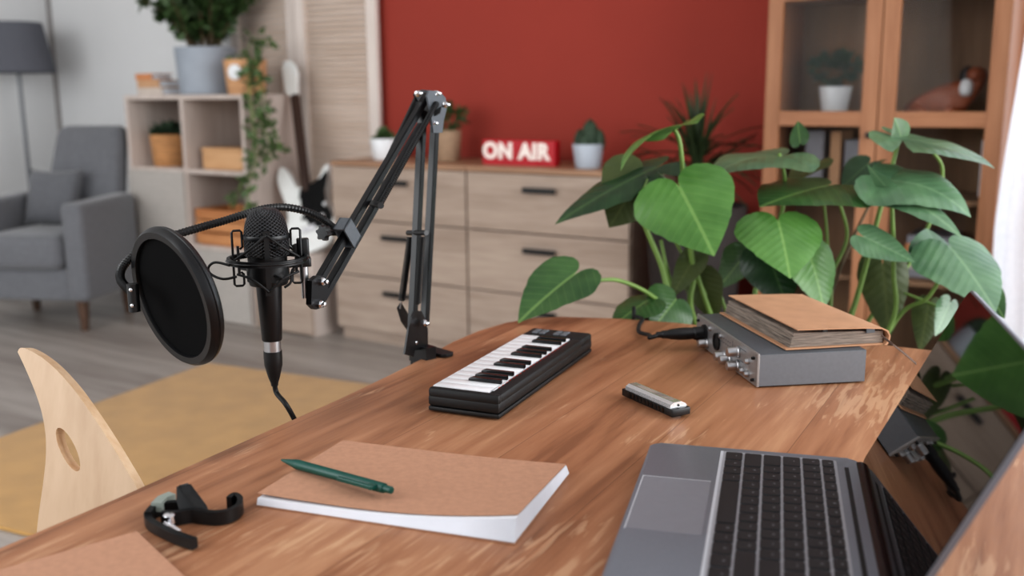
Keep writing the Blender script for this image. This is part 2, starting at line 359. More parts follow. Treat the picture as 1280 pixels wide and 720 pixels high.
def lathe(bm, prof, seg=32, o=(0, 0, 0), ax=None):
    """profile of (radius, height) turned about the z axis (or ax) at o"""
    o = Vector(o); ax = Vector(ax or (0, 0, 1)).normalized(); u, v = frame_of(ax)
    rings = []
    for r, h in prof:
        if r < 1e-6: rings.append([bm.verts.new(o + ax * h)])
        else: rings.append([bm.verts.new(o + ax * h + (u * math.cos(2 * PI * k / seg) + v * math.sin(2 * PI * k / seg)) * r) for k in range(seg)])
    for a, b in zip(rings, rings[1:]):
        for k in range(seg):
            k2 = (k + 1) % seg
            if len(a) == 1 and len(b) == 1: break
            if len(a) == 1: bm.faces.new((a[0], b[k2], b[k]))
            elif len(b) == 1: bm.faces.new((a[k], a[k2], b[0]))
            else: bm.faces.new((a[k], a[k2], b[k2], b[k]))
    if len(rings[0]) > 1: bm.faces.new(list(reversed(rings[0])))
    if len(rings[-1]) > 1: bm.faces.new(rings[-1])
def prism(bm, poly, to3, h, bev=0):
    """polygon (2D) mapped by to3(x,y)->Vector, extruded by vector h"""
    h = Vector(h); a = [bm.verts.new(to3(*p)) for p in poly]; b = [bm.verts.new(v.co + h) for v in a]
    n = len(poly); fs = [bm.faces.new(list(reversed(a))), bm.faces.new(b)]
    for i in range(n): fs.append(bm.faces.new((a[i], a[(i + 1) % n], b[(i + 1) % n], b[i])))
    if bev:
        es = list({e for f in fs[:2] for e in f.edges})
        bmesh.ops.bevel(bm, geom=es, offset=bev, segments=2, affect='EDGES', profile=.5)
def smooth_path(pts, n=8):
    pts = [Vector(p) for p in pts]; out = []
    for i in range(len(pts) - 1):
        p0, p1, p2, p3 = pts[max(i - 1, 0)], pts[i], pts[i + 1], pts[min(i + 2, len(pts) - 1)]
        for k in range(n):
            t = k / n
            out.append(.5 * ((2 * p1) + (p2 - p0) * t + (2 * p0 - 5 * p1 + 4 * p2 - p3) * t * t + (3 * p1 - p0 - 3 * p2 + p3) * t ** 3))
    out.append(pts[-1]); return out
def ribbon(bm, pts, th, hv):
    """band standing on its edge: path pts, thickness th in plan, height vector hv"""
    pts = [Vector(p) for p in pts]; hv = Vector(hv); n = len(pts); rows = []
    for i, p in enumerate(pts):
        d = (pts[min(i + 1, n - 1)] - pts[max(i - 1, 0)]).normalized(); s = d.cross(hv).normalized() * th / 2
        rows.append([bm.verts.new(q) for q in (p - s, p + s, p + s + hv, p - s + hv)])
    for a, b in zip(rows, rows[1:]):
        for k in range(4): bm.faces.new((a[k], a[(k + 1) % 4], b[(k + 1) % 4], b[k]))
    bm.faces.new(list(reversed(rows[0]))); bm.faces.new(rows[-1])

def obj(name, bm, m, parent=None, smooth=None, loc=None):
    bmesh.ops.recalc_face_normals(bm, faces=bm.faces)
    me = bpy.data.meshes.new(name); bm.to_mesh(me); bm.free()
    for x in (m if isinstance(m, (list, tuple)) else [m]): me.materials.append(x)
    if smooth is not None:
        for p in me.polygons: p.use_smooth = True
        if smooth < 180:
            try: me.set_sharp_from_angle(angle=math.radians(smooth))
            except Exception: pass
    o = bpy.data.objects.new(name, me); COL.objects.link(o)
    if parent: o.parent = parent
    if loc is not None: o.location = loc
    return o
def thing(name, label, cat, loc=(0, 0, 0), rz=0, group=None):
    o = bpy.data.objects.new(name, None); COL.objects.link(o); o.empty_display_size = .05
    o.location = loc; o.rotation_euler = (0, 0, rz); o['label'] = label; o['category'] = cat
    if group: o['group'] = group
    return o
def tag(o, label, cat, group=None):
    o['label'] = label; o['category'] = cat
    if group: o['group'] = group
    return o
def struct(name, bm, m):
    o = obj(name, bm, m); o['kind'] = 'structure'; return o
def B(): return bmesh.new()
def local(root):
    """world point -> coordinates of an unscaled root turned about z"""
    Mx = Matrix.Translation(root.location) @ Matrix.Rotation(root.rotation_euler[2], 4, 'Z'); Mi = Mx.inverted()
    return lambda p: Mi @ Vector(p)

# ------------------------------------------------------------------ the room
WY = 3.80; WX = -5.90
bm = B(); box(bm, (WX - .1, 2.2), (-1.6, WY + .1), (-.08, 0)); struct('floor', bm, M['floor'])
bm = B(); box(bm, (WX - .1, 2.2), (-1.6, WY + .1), (2.7, 2.78)); struct('ceiling', bm, M['wall'])
bm = B()
box(bm, (WX - .1, -3.262), (WY, WY + .1), (0, 2.7))
struct('wall_back', bm, M['wall'])
bm = B(); box(bm, (-3.262, -.30), (WY, WY + .1), (0, 2.7)); struct('wall_back_red', bm, M['redwall'])
bm = B(); box(bm, (1.5, 2.2), (WY, WY + .1), (0, 2.7)); box(bm, (-.30, 1.5), (WY, WY + .1), (2.35, 2.7)); box(bm, (-.30, 1.5), (WY, WY + .1), (0, .25))
struct('wall_back_window', bm, M['wall'])
bm = B(); box(bm, (WX - .1, WX), (-1.6, WY), (0, 2.7)); struct('wall_left', bm, M['wall'])
bm = B(); box(bm, (WX, WX + .02), (WY - .02, WY), (0, 2.7)); struct('trim_1', bm, M['trim'])
bm = B(); box(bm, (WX, -.3), (WY - .015, WY), (0, .07)); struct('baseboard_back', bm, M['winframe'])
win = thing('window_1', 'white framed window behind the sheer curtain', 'window', (.6, WY, .25)); win['kind'] = 'structure'
bm = B()
for a in ((-.9, -.83), (-.035, .035), (.83, .9)): box(bm, a, (0, .07), (0, 2.1))
for a in ((0, .07), (2.03, 2.1)): box(bm, (-.9, .9), (0, .07), a)
obj('window_frame', bm, M['winframe'], win)
bm = B(); box(bm, (-.83, -.035), (.03, .036), (.07, 2.03)); obj('pane', bm, M['winglass'], win)
bm = B(); box(bm, (.035, .83), (.03, .036), (.07, 2.03)); obj('pane', bm, M['winglass'], win)

# curtain: gathered at the top, swinging out towards the bookcase at the bottom
bm = B(); nx, nz = 90, 30; rows = []
left = [(p.z, p.x) for p in (PY(a, b, 3.40) for a, b in ((1302, -120), (1283, 40), (1268, 130), (1254, 210), (1243, 290), (1240, 400)))]
left = [(2.3, left[0][1] + .08)] + left + [(.02, left[-1][1])]
def lx(z):
    for (z0, x0), (z1, x1) in zip(left, left[1:]):
        if z0 >= z >= z1: return x0 + (x1 - x0) * (z0 - z) / (z0 - z1)
    return left[0][1]
for j in range(nz + 1):
    z = 2.3 + (.02 - 2.3) * j / nz; row = []
    for i in range(nx + 1):
        t = i / nx; x = lx(z) + t * (.75 - lx(z))
        y = 3.385 + .022 * math.sin(t * 46 + 3 + .4 * math.sin(z * 2)) + .009 * math.sin(t * 97 + z)
        row.append(bm.verts.new((x, y, z)))
    rows.append(row)
for a, b in zip(rows, rows[1:]):
    for i in range(nx): bm.faces.new((a[i], a[i + 1], b[i + 1], b[i]))
tag(obj('curtain', bm, M['curtain'], smooth=180), 'white sheer curtain hanging in folds beside the glass bookcase', 'curtain')

# rug (turned with the table)
rug = thing('rug', 'flat mustard yellow rug on the grey floor under the desk', 'rug', (-3.30, 2.70, 0), math.radians(8.5))
bm = B(); box(bm, (0, 1.95), (-1.5, 0), (0.001, .012), .004); obj('rug_pile', bm, M['rug'], rug)

# ------------------------------------------------------------------ table
tb = thing('desk', 'worn brown wooden desk with a rounded far corner', 'desk', (-.88, 1.48, 0), math.radians(4.2))
lt = local(tb)
edge = [(-.775, -.25), (-.80, .25), (-.818, .55), (-.838, .75), (-.852, .9), (-.868, 1.02), (-.886, 1.13), (-.904, 1.22), (-.914, 1.30), (-.908, 1.375),
        (-.886, 1.43), (-.848, 1.465), (-.76, 1.503), (-.66, 1.522), (-.45, 1.538), (-.264, 1.551), (.14, 1.575), (.20, 1.56), (.22, 1.50), (.26, -.25)]
bm = B()
prism(bm, [tuple(lt((x, y, 0))[:2]) for x, y in edge], lambda x, y: Vector((x, y, TT - .032)), (0, 0, .032), .003)
obj('tabletop', bm, M['table'], tb)
for x, y in ((-.76, 1.30), (.08, 1.38), (.12, -.15), (-.68, -.15)):
    bm = B(); p = lt((x, y, 0)); box(bm, (p.x - .03, p.x + .03), (p.y - .03, p.y + .03), (0.0, TT - .032), .004); obj('leg', bm, M['dark_leg'], tb)
bm = B(); a, b = lt((-.73, 1.28, 0)), lt((.06, 1.36, 0)); sqbar(bm, (a.x, a.y, .66), (b.x, b.y, .66), .025, .09, (0, 0, 1)); obj('apron', bm, M['dark_leg'], tb)

# ------------------------------------------------------------------ mini midi keyboard
KL, KW, KH = .340, .0959, .0315
mk = thing('midi_keyboard', 'small black 25 key music keyboard lying on the desk', 'keyboard', (-.723, .921, TT), math.radians(99.37))
bm = B()
box(bm, (0, KL), (-KW, 0), (.002, .008), .002)
box(bm, (0, KL), (-KW, 0), (.0085, .022), .003)
box(bm, (0, .011), (-KW, 0), (.018, KH), .004)
box(bm, (.2955, KL), (-KW, 0), (.018, KH), .004)
box(bm, (.0085, .298), (-KW + .0002, -.0775), (.018, KH - .0004), .004)
obj('body', bm, M['black_rough'], mk, 35)
kp = (.2955 - .0115) / 15
for i in range(15):
    bm = B(); box(bm, (.0115 + kp * i + .00035, .0115 + kp * (i + 1) - .00035), (-.0772, -.001), (.020, .0312), .0012)
    obj('white_key', bm, M['white_key'], mk, 40)
bl = [k for k in range(14) if ((14 - k) % 7) not in (0 + 1 - 1 + 0,)]
# white key 0 is the near end (a high C); going away the notes are C B A G F E D C ...
names = ['C', 'B', 'A', 'G', 'F', 'E', 'D'] * 3
for i in range(14):
    if names[i] in ('C', 'F'): continue
    c = .0115 + kp * (i + 1)
    bm = B(); vs = []
    prof = [(-.0772, .031), (-.033, .031), (-.0335, .0340), (-.038, .0360), (-.0772, .0360)]
    prism(bm, prof, lambda y, z: Vector((c - .0038, y, z)), (.0076, 0, 0), .0012)
    obj('black_key', bm, M['black_gloss'], mk, 40)
for i in range(2):
    for j in range(4):
        bm = B(); y = -.012 - j * .0115 - (.011 if j > 1 else 0); x = .306 + i * .0125
        box(bm, (x, x + .0095), (y - .0085, y), (KH - .001, KH + .002), .0008); obj('button', bm, M['grey_case'], mk)
bm = B()
for i in range(22): box(bm, (.03 + i * .0112, .034 + i * .0112 + .003 * random.random()), (-.0825, -.081), (KH - .001, KH + .0002))
obj('printed_labels', bm, M['redtext'], mk)['label'] = 'row of tiny red markings'
bm = B(); box(bm, (.018, .062), (-.0815, -.0803), (KH - .001, KH + .0003)); obj('printed_line', bm, M['white_key'], mk)

# ------------------------------------------------------------------ laptop
lp = thing('laptop', 'open dark grey laptop with black keys and a glossy mirror-like screen', 'laptop', (-.425, .927, TT), math.radians(-72.06))
LW, LD = .320, .2103
def rrect(x0, x1, y0, y1, r, n=5):
    o = []
    for cx, cy, a in ((x1 - r, y1 - r, 0), (x0 + r, y1 - r, 90), (x0 + r, y0 + r, 180), (x1 - r, y0 + r, 270)):
        for k in range(n + 1):
            t = math.radians(a + 90 * k / n); o.append((cx + r * math.cos(t), cy + r * math.sin(t)))
    return o
bm = B(); prism(bm, rrect(0, LW, 0, LD, .010), lambda x, y: Vector((x, y, .002)), (0, 0, .014), .0022); obj('base', bm, M['alu'], lp, 30)
bm = B(); prism(bm, rrect(.097, .219, .0045, .0695, .003), lambda x, y: Vector((x, y, .0158)), (0, 0, .0005)); tp = obj('trackpad', bm, M['trackpad'], lp)
bm = B(); box(bm, (.0965, .2195), (.0036, .0047), (.0158, .0166)); box(bm, (.0963, .0972), (.0036, .069), (.0158, .0164)); obj('trackpad_edge', bm, M['alu_edge'], lp)
bm = B(); prism(bm, rrect(.0100, LW - .0100, .0762, .1885, .003), lambda x, y: Vector((x, y, .0158)), (0, 0, .0003)); obj('keyboard_deck', bm, M['deck'], lp)
bm = B(); box(bm, (.0100, LW - .0100), (.0738, .0766), (.0158, .0163)); obj('keyboard_edge', bm, M['alu_edge'], lp)
K0, P = .0126, .019
rowsk = [
    (0, [1.2, 1, 1, 1, 5.2, 1, 1, 1.2, 1.2, 1.2]),
    (1, [2.0] + [1] * 10 + [3.0]),
    (2, [1.6] + [1] * 11 + [2.4]),
    (3, [1.4] + [1] * 12 + [1.6]),
    (4, [1] * 13 + [2.0]),
    (5, [15 / 14] * 14)]
for r, ks in rowsk:
    x = K0; v0 = .0783 + P * r; dv = P if r < 5 else .0135
    sc = 15 * P / (sum(ks) * P)
    for q, w in enumerate(ks):
        w = w * P * sc
        bm = B(); prism(bm, rrect(x + .0011, x + w - .0011, v0 + .0011, v0 + dv - .0011, .0018, 3), lambda a, b: Vector((a, b, .0160)), (0, 0, .0014), .0005)
        kk = obj('key', bm, M['key'], lp)
        if w < .03:
            bm = B(); cx, cy = x + w * .5, v0 + dv * .62
            s = .0011
            if (q + r) % 3 == 0: box(bm, (cx - s, cx + s), (cy - s * .3, cy + s * .3), (.0174, .01755))
            elif (q + r) % 3 == 1: box(bm, (cx - s * .3, cx + s * .3), (cy - s, cy + s), (.0174, .01755)); box(bm, (cx - s, cx + s), (cy - s, cy - s * .5), (.0174, .01755))
            else: box(bm, (cx - s, cx + s), (cy + s * .4, cy + s), (.0174, .01755)); box(bm, (cx - s * .3, cx + s * .3), (cy - s, cy + s), (.0174, .01755))
            obj('legend', bm, M['legend'], kk)
        x += w
bm = B(); box(bm, (.028, LW - .028), (.1955, .1995), (.0157, .0163)); obj('vent_slot', bm, M['rubber'], lp)
bm = B(); rod(bm, (.012, LD + .0015, .0115), (LW - .012, LD + .0015, .0115), .0062); obj('hinge_bar', bm, M['black_satin'], lp, 40)
th = math.radians(64.5); LL = .2045
vd = Vector((0, math.cos(th), math.sin(th))); nd = Vector((0, -math.sin(th), math.cos(th))); h0 = Vector((0, LD + .004, .0125))
lidf = lambda x, y: h0 + Vector((x, 0, 0)) + vd * y - nd * .0042
bm = B(); prism(bm, rrect(0, LW, 0, LL, .009), lidf, nd * .0042, .001); obj('lid', bm, M['alu'], lp, 30)
bm = B(); prism(bm, rrect(.0022, LW - .0022, .0015, LL - .0022, .008), lambda x, y: h0 + Vector((x, 0, 0)) + vd * y - nd * .0002, nd * .0008); obj('screen', bm, M['screen'], lp)

# ------------------------------------------------------------------ kraft notebook and pen
nb = thing('notebook', 'thin kraft paper notebook with white pages and a lifted corner, under the pen', 'notebook', (-.688, .608, TT), math.radians(13.47))
NL, NW = .2616, .1706
def sheet(bm, x0, x1, y0, y1, zf, th, n=26, m=10):
    """curved sheet; y0 (near edge) may be a function of u"""
    yf = y0 if callable(y0) else (lambda u: y0)
    g = [[[bm.verts.new((x0 + (x1 - x0) * i / n, yf(i / n) + (y1 - yf(i / n)) * j / m, zf(i / n, (yf(i / n) + (y1 - yf(i / n)) * j / m) / y1) + s_)) for j in range(m + 1)] for i in range(n + 1)] for s_ in (0, th)]
    for s_ in (0, 1):
        for i in range(n):
            for j in range(m): bm.faces.new((g[s_][i][j], g[s_][i + 1][j], g[s_][i + 1][j + 1], g[s_][i][j + 1]))
    for i in range(n):
        for j in (0, m): bm.faces.new((g[0][i][j], g[0][i + 1][j], g[1][i + 1][j], g[1][i][j]))
    for j in range(m):
        for i in (0, n): bm.faces.new((g[0][i][j], g[0][i][j + 1], g[1][i][j + 1], g[1][i][j]))
lift = lambda u, v: .0062 + .0125 * max(0, (u - .35) / .65) ** 2.2 * (1 - .72 * v) - .0012 * v
sheetz = lambda k: (lambda u, v: .0010 + k * lift(u, v))
bm = B(); sheet(bm, 0, NL, 0, NW, lambda u, v: .0003, .0006); obj('back_cover', bm, M['kraft'], nb)
bm = B(); npg = 22
for k in range(npg):
    t = k / (npg - 1)
    sheet(bm, .0005, NL - .0005 - .003 * t, (lambda u, t=t: .0006 + t * (.0018 + .011 * u * u)), NW - .0005, sheetz(.06 + .92 * t), .0005)
obj('pages', bm, M['paper'], nb)
bm = B(); sheet(bm, -.001, NL - .0038, (lambda u: .0052 + .0145 * u * u), NW, lambda u, v: sheetz(1.0)(u, v) + .0010 + .0028 * (1 - v) * (1 - u) ** 2, .0006); obj('front_cover', bm, M['kraft'], nb)

pa, pb = PZ(352, 575, TT + .0145), PZ(490, 613, TT + .0195)
pn = thing('pen', 'dark green click pen lying across the kraft notebook', 'pen', pa, math.atan2(pb.y - pa.y, pb.x - pa.x))
pl = (pb - pa).length; sl = math.asin((pb.z - pa.z) / pl)
A3 = lambda t, r=0, h=0: Vector((t * pl * math.cos(sl), r, t * pl * math.sin(sl) + h))
bm = B(); tube(bm, [A3(.13), A3(.15), A3(.93), A3(.94)], [.0046, .0052, .0052, .0046], 8); obj('barrel', bm, M['green'], pn, 50)
bm = B(); tube(bm, [A3(.0), A3(.02), A3(.13)], [.001, .0016, .0046], 12); obj('tip', bm, M['green'], pn, 40)
bm = B(); tube(bm, [A3(.94), A3(.995), A3(1)], [.0036, .0036, .0028], 12); obj('click_button', bm, M['green'], pn, 40)
bm = B(); box(bm, (.60 * pl, .90 * pl), (-.0115, -.0075), (.000, .0045), .001); box(bm, (.85 * pl, .90 * pl), (-.008, -.004), (.000, .0040))
for v in bm.verts: v.co.z += v.co.x * math.tan(sl)
obj('clip', bm, M['green'], pn)

# second notebook at the front edge
c0 = PZ(170, 664, TT + .006)
n2 = thing('notebook', 'kraft notebook cut off by the lower left corner, below the capo', 'notebook', (c0.x, c0.y, TT), math.radians(-17.5))
bm = B(); box(bm, (0, .15), (-.21, 0), (.0005, .0042)); obj('pages', bm, M['paper'], n2)
bm = B(); box(bm, (-.0005, .15), (-.21, .0008), (.0044, .0056)); obj('front_cover', bm, M['kraft'], n2)

# ------------------------------------------------------------------ capo
Z0 = TT + .0012
cp = thing('guitar_capo', 'black metal spring clamp guitar capo on the desk, left of the notebook', 'capo', PZ(215, 655, TT))
lc = local(cp)
def cpx(*pts, z=Z0): return [lc(PZ(x, y, z)) for x, y in pts]
bm = B(); ribbon(bm, smooth_path(cpx((203, 655), (222, 655), (240, 652), (250, 653), (270, 655), (288, 652), (299, 645), (301, 637), (294, 632), (287, 637)), 5), .0052, (0, 0, .0125)); obj('fretboard_bar', bm, M['black'], cp, 45)
bm = B(); ribbon(bm, smooth_path(cpx((185, 652), (189, 661), (206, 671), (226, 680), (244, 686)), 5), .0065, (0, 0, .0095)); obj('lower_arm', bm, M['black'], cp, 45)
bm = B(); ribbon(bm, smooth_path(cpx((186, 655), (194, 646), (212, 642), (228, 641)), 5), .006, (0, 0, .012)); obj('jaw', bm, M['black'], cp, 45)
bm = B()
w = [lc(PZ(x, y, z)) for x, y, z in ((224, 645, Z0 + .004), (248, 646, Z0 + .004), (243, 634, Z0 + .012), (230, 620, Z0 + .020), (223, 606, Z0 + .030), (219, 607, Z0 + .030), (220, 625, Z0 + .016))]
back = [p + Vector((.006, .010, 0)) for p in w]
va = [bm.verts.new(p) for p in w]; vb = [bm.verts.new(p) for p in back]
bm.faces.new(va); bm.faces.new(list(reversed(vb)))
for i in range(len(w)): bm.faces.new((va[i], va[(i + 1) % len(w)], vb[(i + 1) % len(w)], vb[i]))
bmesh.ops.bevel(bm, geom=list(bm.edges), offset=.0012, segments=2, affect='EDGES')
obj('thumb_handle', bm, M['black'], cp, 45)
bm = B(); pts = cpx((196, 640), (204, 632), (216, 627), z=Z0 + .006); ribbon(bm, pts, .010, (0, 0, .009)); obj('rubber_pad', bm, M['clear_rubber'], cp)
bm = B(); c = lc(PZ(212, 648, Z0 + .009)); lathe(bm, [(0, -.004), (.0055, -.004), (.0055, .0035), (.004, .005), (0, .0055)], 20, c); obj('pivot_screw', bm, M['chrome'], cp, 40)
bm = B(); a, b = lc(PZ(206, 655, Z0 + .005)), lc(PZ(224, 667, Z0 + .005)); hp = []
for i in range(90):
    t = i / 89; p = a.lerp(b, t); u, v = frame_of(b - a); an = t * 2 * PI * 8; hp.append(p + (u * math.cos(an) + v * math.sin(an)) * .0032)
tube(bm, hp, .0006, 5); obj('spring', bm, M['chrome'], cp, 180)

# ------------------------------------------------------------------ harmonica
hm = thing('harmonica', 'small chrome harmonica with a black comb on the desk', 'harmonica', (-.454, 1.048, TT), math.atan2(.49, -.92))
HL, HW = .104, .0275      # x along the comb away from the near end, -y across
bm = B(); box(bm, (0, HL), (-HW, 0), (.0032, .0126), .0012)
obj('comb', bm, M['black'], hm, 40)
bm = B()
for i in range(10): box(bm, (.016 + i * .0076, .0205 + i * .0076), (-.0004, .0006), (.0050, .0110))
obj('blow_holes', bm, M['black_gloss'], hm)
for s in (1, -1):
    bm = B(); zc = .0090 if s == 1 else .0038
    prof = [(-.0008, .0036), (-.002, .0080), (-.0065, .0105), (-.018, .0105), (-.025, .0066), (-.0268, .0036)] if s == 1 else [(-.003, .0005), (-.006, .0034), (-.021, .0034), (-.024, .0005)]
    e0 = .006 if s == 1 else .012
    a = [bm.verts.new((e0, y, zc + s * z)) for y, z in prof]; b = [bm.verts.new((e0 + .0015, y, zc + s * z)) for y, z in prof]
    c = [bm.verts.new((HL - .0075, y, zc + s * z)) for y, z in prof]; d = [bm.verts.new((HL - .006, y, zc + s * z)) for y, z in prof]
    for r1, r2 in ((a, b), (b, c), (c, d)):
        for i in range(len(prof) - 1): bm.faces.new((r1[i], r1[i + 1], r2[i + 1], r2[i]))
    bm.faces.new(a); bm.faces.new(d)
    bm.faces.new((*[r[0] for r in (a, b, c, d)], *[r[-1] for r in (d, c, b, a)]))
    o = obj('cover_plate', bm, M['plate'], hm, 25)
    if s == 1:
        bm = B(); box(bm, (.016, HL - .02), (-.0165, -.0085), (zc + .0104, zc + .0106)); obj('engraving', bm, M['brown_paper'], o)
        bm = B(); rod(bm, (.0052, -.0135, zc + .0062), (.0062, -.0135, zc + .0062), .0014); obj('rivet', bm, M['black'], o)

# ------------------------------------------------------------------ audio interface
IW, IDp, IH = .2452, .152, .0458
ai = thing('audio_interface', 'grey and silver audio interface box with knobs on the desk', 'audio interface', (-.413, 1.227, TT), math.radians(131.02))
# local x along the front away from the near end, front faces +y, body runs to -y
bm = B(); box(bm, (0, IW), (-IDp, -.003), (.002, IH), .0015); obj('case', bm, M['dark_case'], ai, 30)
bm = B(); box(bm, (-.0008, .0002), (-IDp + .001, -.003), (.0025, IH - .0008)); obj('side_plate', bm, M['grey_case'], ai)
bm = B(); box(bm, (-.001, IW + .001), (-.003, .0005), (.0015, IH + .0008), .0006); fp = obj('front_panel', bm, M['silver'], ai)
for x in (.02, IW - .02):
    for y in (-.02, -IDp + .02):
        bm = B(); lathe(bm, [(.007, 0), (.007, .002)], 14, (x, y, 0)); obj('rubber_foot', bm, M['rubber'], ai)
def knob(x, z, r=.0075, h=.014, name='knob', m=None):
    bm = B(); lathe(bm, [(r * 1.05, 0), (r * 1.05, .003), (r * .9, .004), (r * .85, h - .002), (r * .7, h), (0, h)], 22, (x, .0005, z), (0, 1, 0)); return obj(name, bm, m or M['steel'], fp, 35)
knob(.066, .0325, .0078, .017); knob(.066, .0128, .0078, .017)
knob(.098, .0128, .0075, .016); knob(.118, .0128, .0075, .016)
knob(.193, .0128, .0072, .015)
knob(.03, .0285, .0042, .006, 'button'); knob(.03, .0110, .0042, .006, 'button'); knob(.047, .0110, .0042, .006, 'button')
for x in (.136, .182): knob(x, .0375, .0032, .004, 'button')
for x in (.152, .2065):
    bm = B(); lathe(bm, [(.0128, 0), (.0128, .003), (.0105, .003), (.0105, .0012), (0, .0012)], 26, (x, .0005, .0255), (0, 1, 0)); obj('input_socket', bm, M['rubber'], fp, 35)
for x, z in ((.010, .0385), (.010, .0085), (.235, .0385), (.235, .0085)): knob(x, z, .002, .0012, 'screw', M['black'])
bm = B()
for i in range(5):
    for j in range(2): box(bm, (.098 + i * .0085, .1015 + i * .0085), (.0004, .0008), (.030 + j * .006, .0315 + j * .006))
for z in (.021, .0385): box(bm, (.040, .062), (.0004, .0008), (z, z + .0012))
for x in (.09, .143, .19): box(bm, (x, x + .0007), (.0004, .0008), (.02, .042))
obj('panel_print', bm, M['dark_case'], fp)

# microphone cable plugged into the front of the interface
xc = thing('microphone_cable', 'black cable with a straight plug in the audio interface', 'cable', ai.location, ai.rotation_euler[2])
bm = B(); a = Vector((.2065, .002, .0255))
lathe(bm, [(.0100, 0), (.0100, .016), (.0088, .017), (.0094, .030), (.0092, .040), (.0078, .052), (.0064, .058), (.0060, .066), (.0048, .067), (.0046, .074), (.0034, .075)], 22, a, (0, 1, 0)); obj('plug', bm, M['black_satin'], xc, 35)
lx_ = local(ai)
cw = [a + Vector((0, .070, 0)), a + Vector((0, .085, -.004)), lx_(PZ(812, 419, TT + .010)), lx_(PZ(799, 415, TT + .006)), lx_(PZ(799, 406, TT + .0045)), lx_(PZ(803, 399, TT + .0045))]
last = lx_((-.742, 1.535, TT - .006)); cw += [lx_(Vector((-.728, 1.508, TT + .006))), last, last + Vector((0, 0, -.25)), last + Vector((.02, 0, -.5)), Vector((last.x + .05, last.y, -TT + .01))]
bm = B(); tube(bm, smooth_path(cw, 6), .0033, 10); obj('cord', bm, M['rubber'], xc, 180)

# ------------------------------------------------------------------ journal resting on the interface
JZ = TT + IH + .0012
j0 = Vector((-.385, 1.264, 0)); j1 = Vector((-.542, 1.430, 0)); ja = math.atan2(j1.y - j0.y, j1.x - j0.x)
jn = thing('journal', 'thick brown paper covered journal with a ribbon, lying on the audio interface', 'journal', (j0.x, j0.y, JZ), ja)
JL, JW = .2285, .142           # x along the fore edge, -y towards the spine
bm = B(); box(bm, (0, JL), (-JW, .003), (0, .0022), .0006); obj('back_cover', bm, M['kraft_dark'], jn)
bm = B(); n = 22
for k in range(n):
    t = k / (n - 1); zz = .0026 + t * .0175
    out = -.004 - .006 * t + random.uniform(-.0012, .0012)
    lift = .0008 * t
    vs = [(.004 + random.uniform(0, .0015), out, zz + lift), (JL - .004, out, zz + lift), (JL - .004, -JW + .003, zz * .9), (.004, -JW + .003, zz * .9)]
    a = [bm.verts.new(v) for v in vs]; b = [bm.verts.new((x, y, z + .00085)) for x, y, z in vs]
    bm.faces.new(list(reversed(a))); bm.faces.new(b)
    for i in range(4): bm.faces.new((a[i], a[(i + 1) % 4], b[(i + 1) % 4], b[i]))
obj('pages', bm, M['brown_paper'], jn)
bm = B(); prof = [(-.011, .0285), (-.05, .0278), (-.11, .0262), (-.134, .0245), (-.1425, .0205), (-.1465, .013), (-.1455, .005), (-.142, .0), (-.138, .0006), (-.1432, .006), (-.1442, .013), (-.1405, .0192), (-.133, .0228), (-.11, .0247), (-.05, .0264), (-.011, .0271)]
prism(bm, prof, lambda y, z: Vector((-.003, y, z)), (JL + .004, 0, 0)); obj('front_cover', bm, M['kraft_dark'], jn, 40)
bm = B(); lj = local(jn)
ribbon(bm, smooth_path([lj(PZ(1102, 421, JZ + .016)), lj(PZ(1116, 432, JZ + .009)), lj(PZ(1130, 443, JZ - .008)), lj(PZ(1145, 456, JZ - .03))], 5), .001, (0, 0, .003)); obj('ribbon_bookmark', bm, M['bm_ribbon'], jn)
bm = B(); box(bm, (.0005, .004), (-.056, -.049), (.0225, .0268)); obj('tab', bm, M['black'], jn)
bm = B(); box(bm, (.001, .004), (-.125, -.113), (.0175, .0245)); obj('tab', bm, M['dark_case'], jn)

# ------------------------------------------------------------------ boom arm on the desk edge
AX = -.905
base = PZ(523, 447, TT)
ba = thing('boom_arm', 'black folding boom arm with springs clamped to the edge of the desk', 'microphone arm', (base.x, base.y, TT))
lb = local(ba)
E = PD(399, 364, 1.26); T = PD(536, 128, 1.47); P0 = PD(523, 425, 1.475)
updir = (T - P0).normalized()
def lbp(p): return lb(p)
# clamp
ed = Vector((math.cos(math.radians(-14)), math.sin(math.radians(-14)), 0)); es = Vector((-ed.y, ed.x, 0))
q0 = PZ(541, 440, TT + .001)
bm = B(); prism(bm, [(-.030, -.012), (.030, -.012), (.036, -.006), (.036, .006), (.030, .012), (-.030, .012)], lambda x, y: lb(q0 + ed * (x + .004) + es * y + Vector((0, 0, .0))), (0, 0, .005), .001); obj('clamp_pad', bm, M['black_rough'], ba)
cpos = q0 - ed * .034
bm = B(); prism(bm, [(-.008, -.07), (.004, -.07), (.004, .012), (-.008, .012)], lambda x, z: lb(cpos + ed * x - es * .011 + Vector((0, 0, z))), es * .022)
prism(bm, [(-.008, -.078), (.045, -.078), (.045, -.068), (-.008, -.068)], lambda x, z: lb(cpos + ed * x - es * .011 + Vector((0, 0, z))), es * .022); obj('clamp_body', bm, M['black_satin'], ba)
sc0 = cpos + ed * .030
bm = B(); rod(bm, lb(sc0 + Vector((0, 0, -.036))), lb(sc0 + Vector((0, 0, -.105))), .004); rod(bm, lb(sc0 + Vector((0, 0, -.033))), lb(sc0 + Vector((0, 0, -.037))), .011); rod(bm, lb(sc0 + Vector((-.02, 0, -.1))), lb(sc0 + Vector((.02, 0, -.1))), .003); obj('clamp_screw', bm, M['steel'], ba, 40)
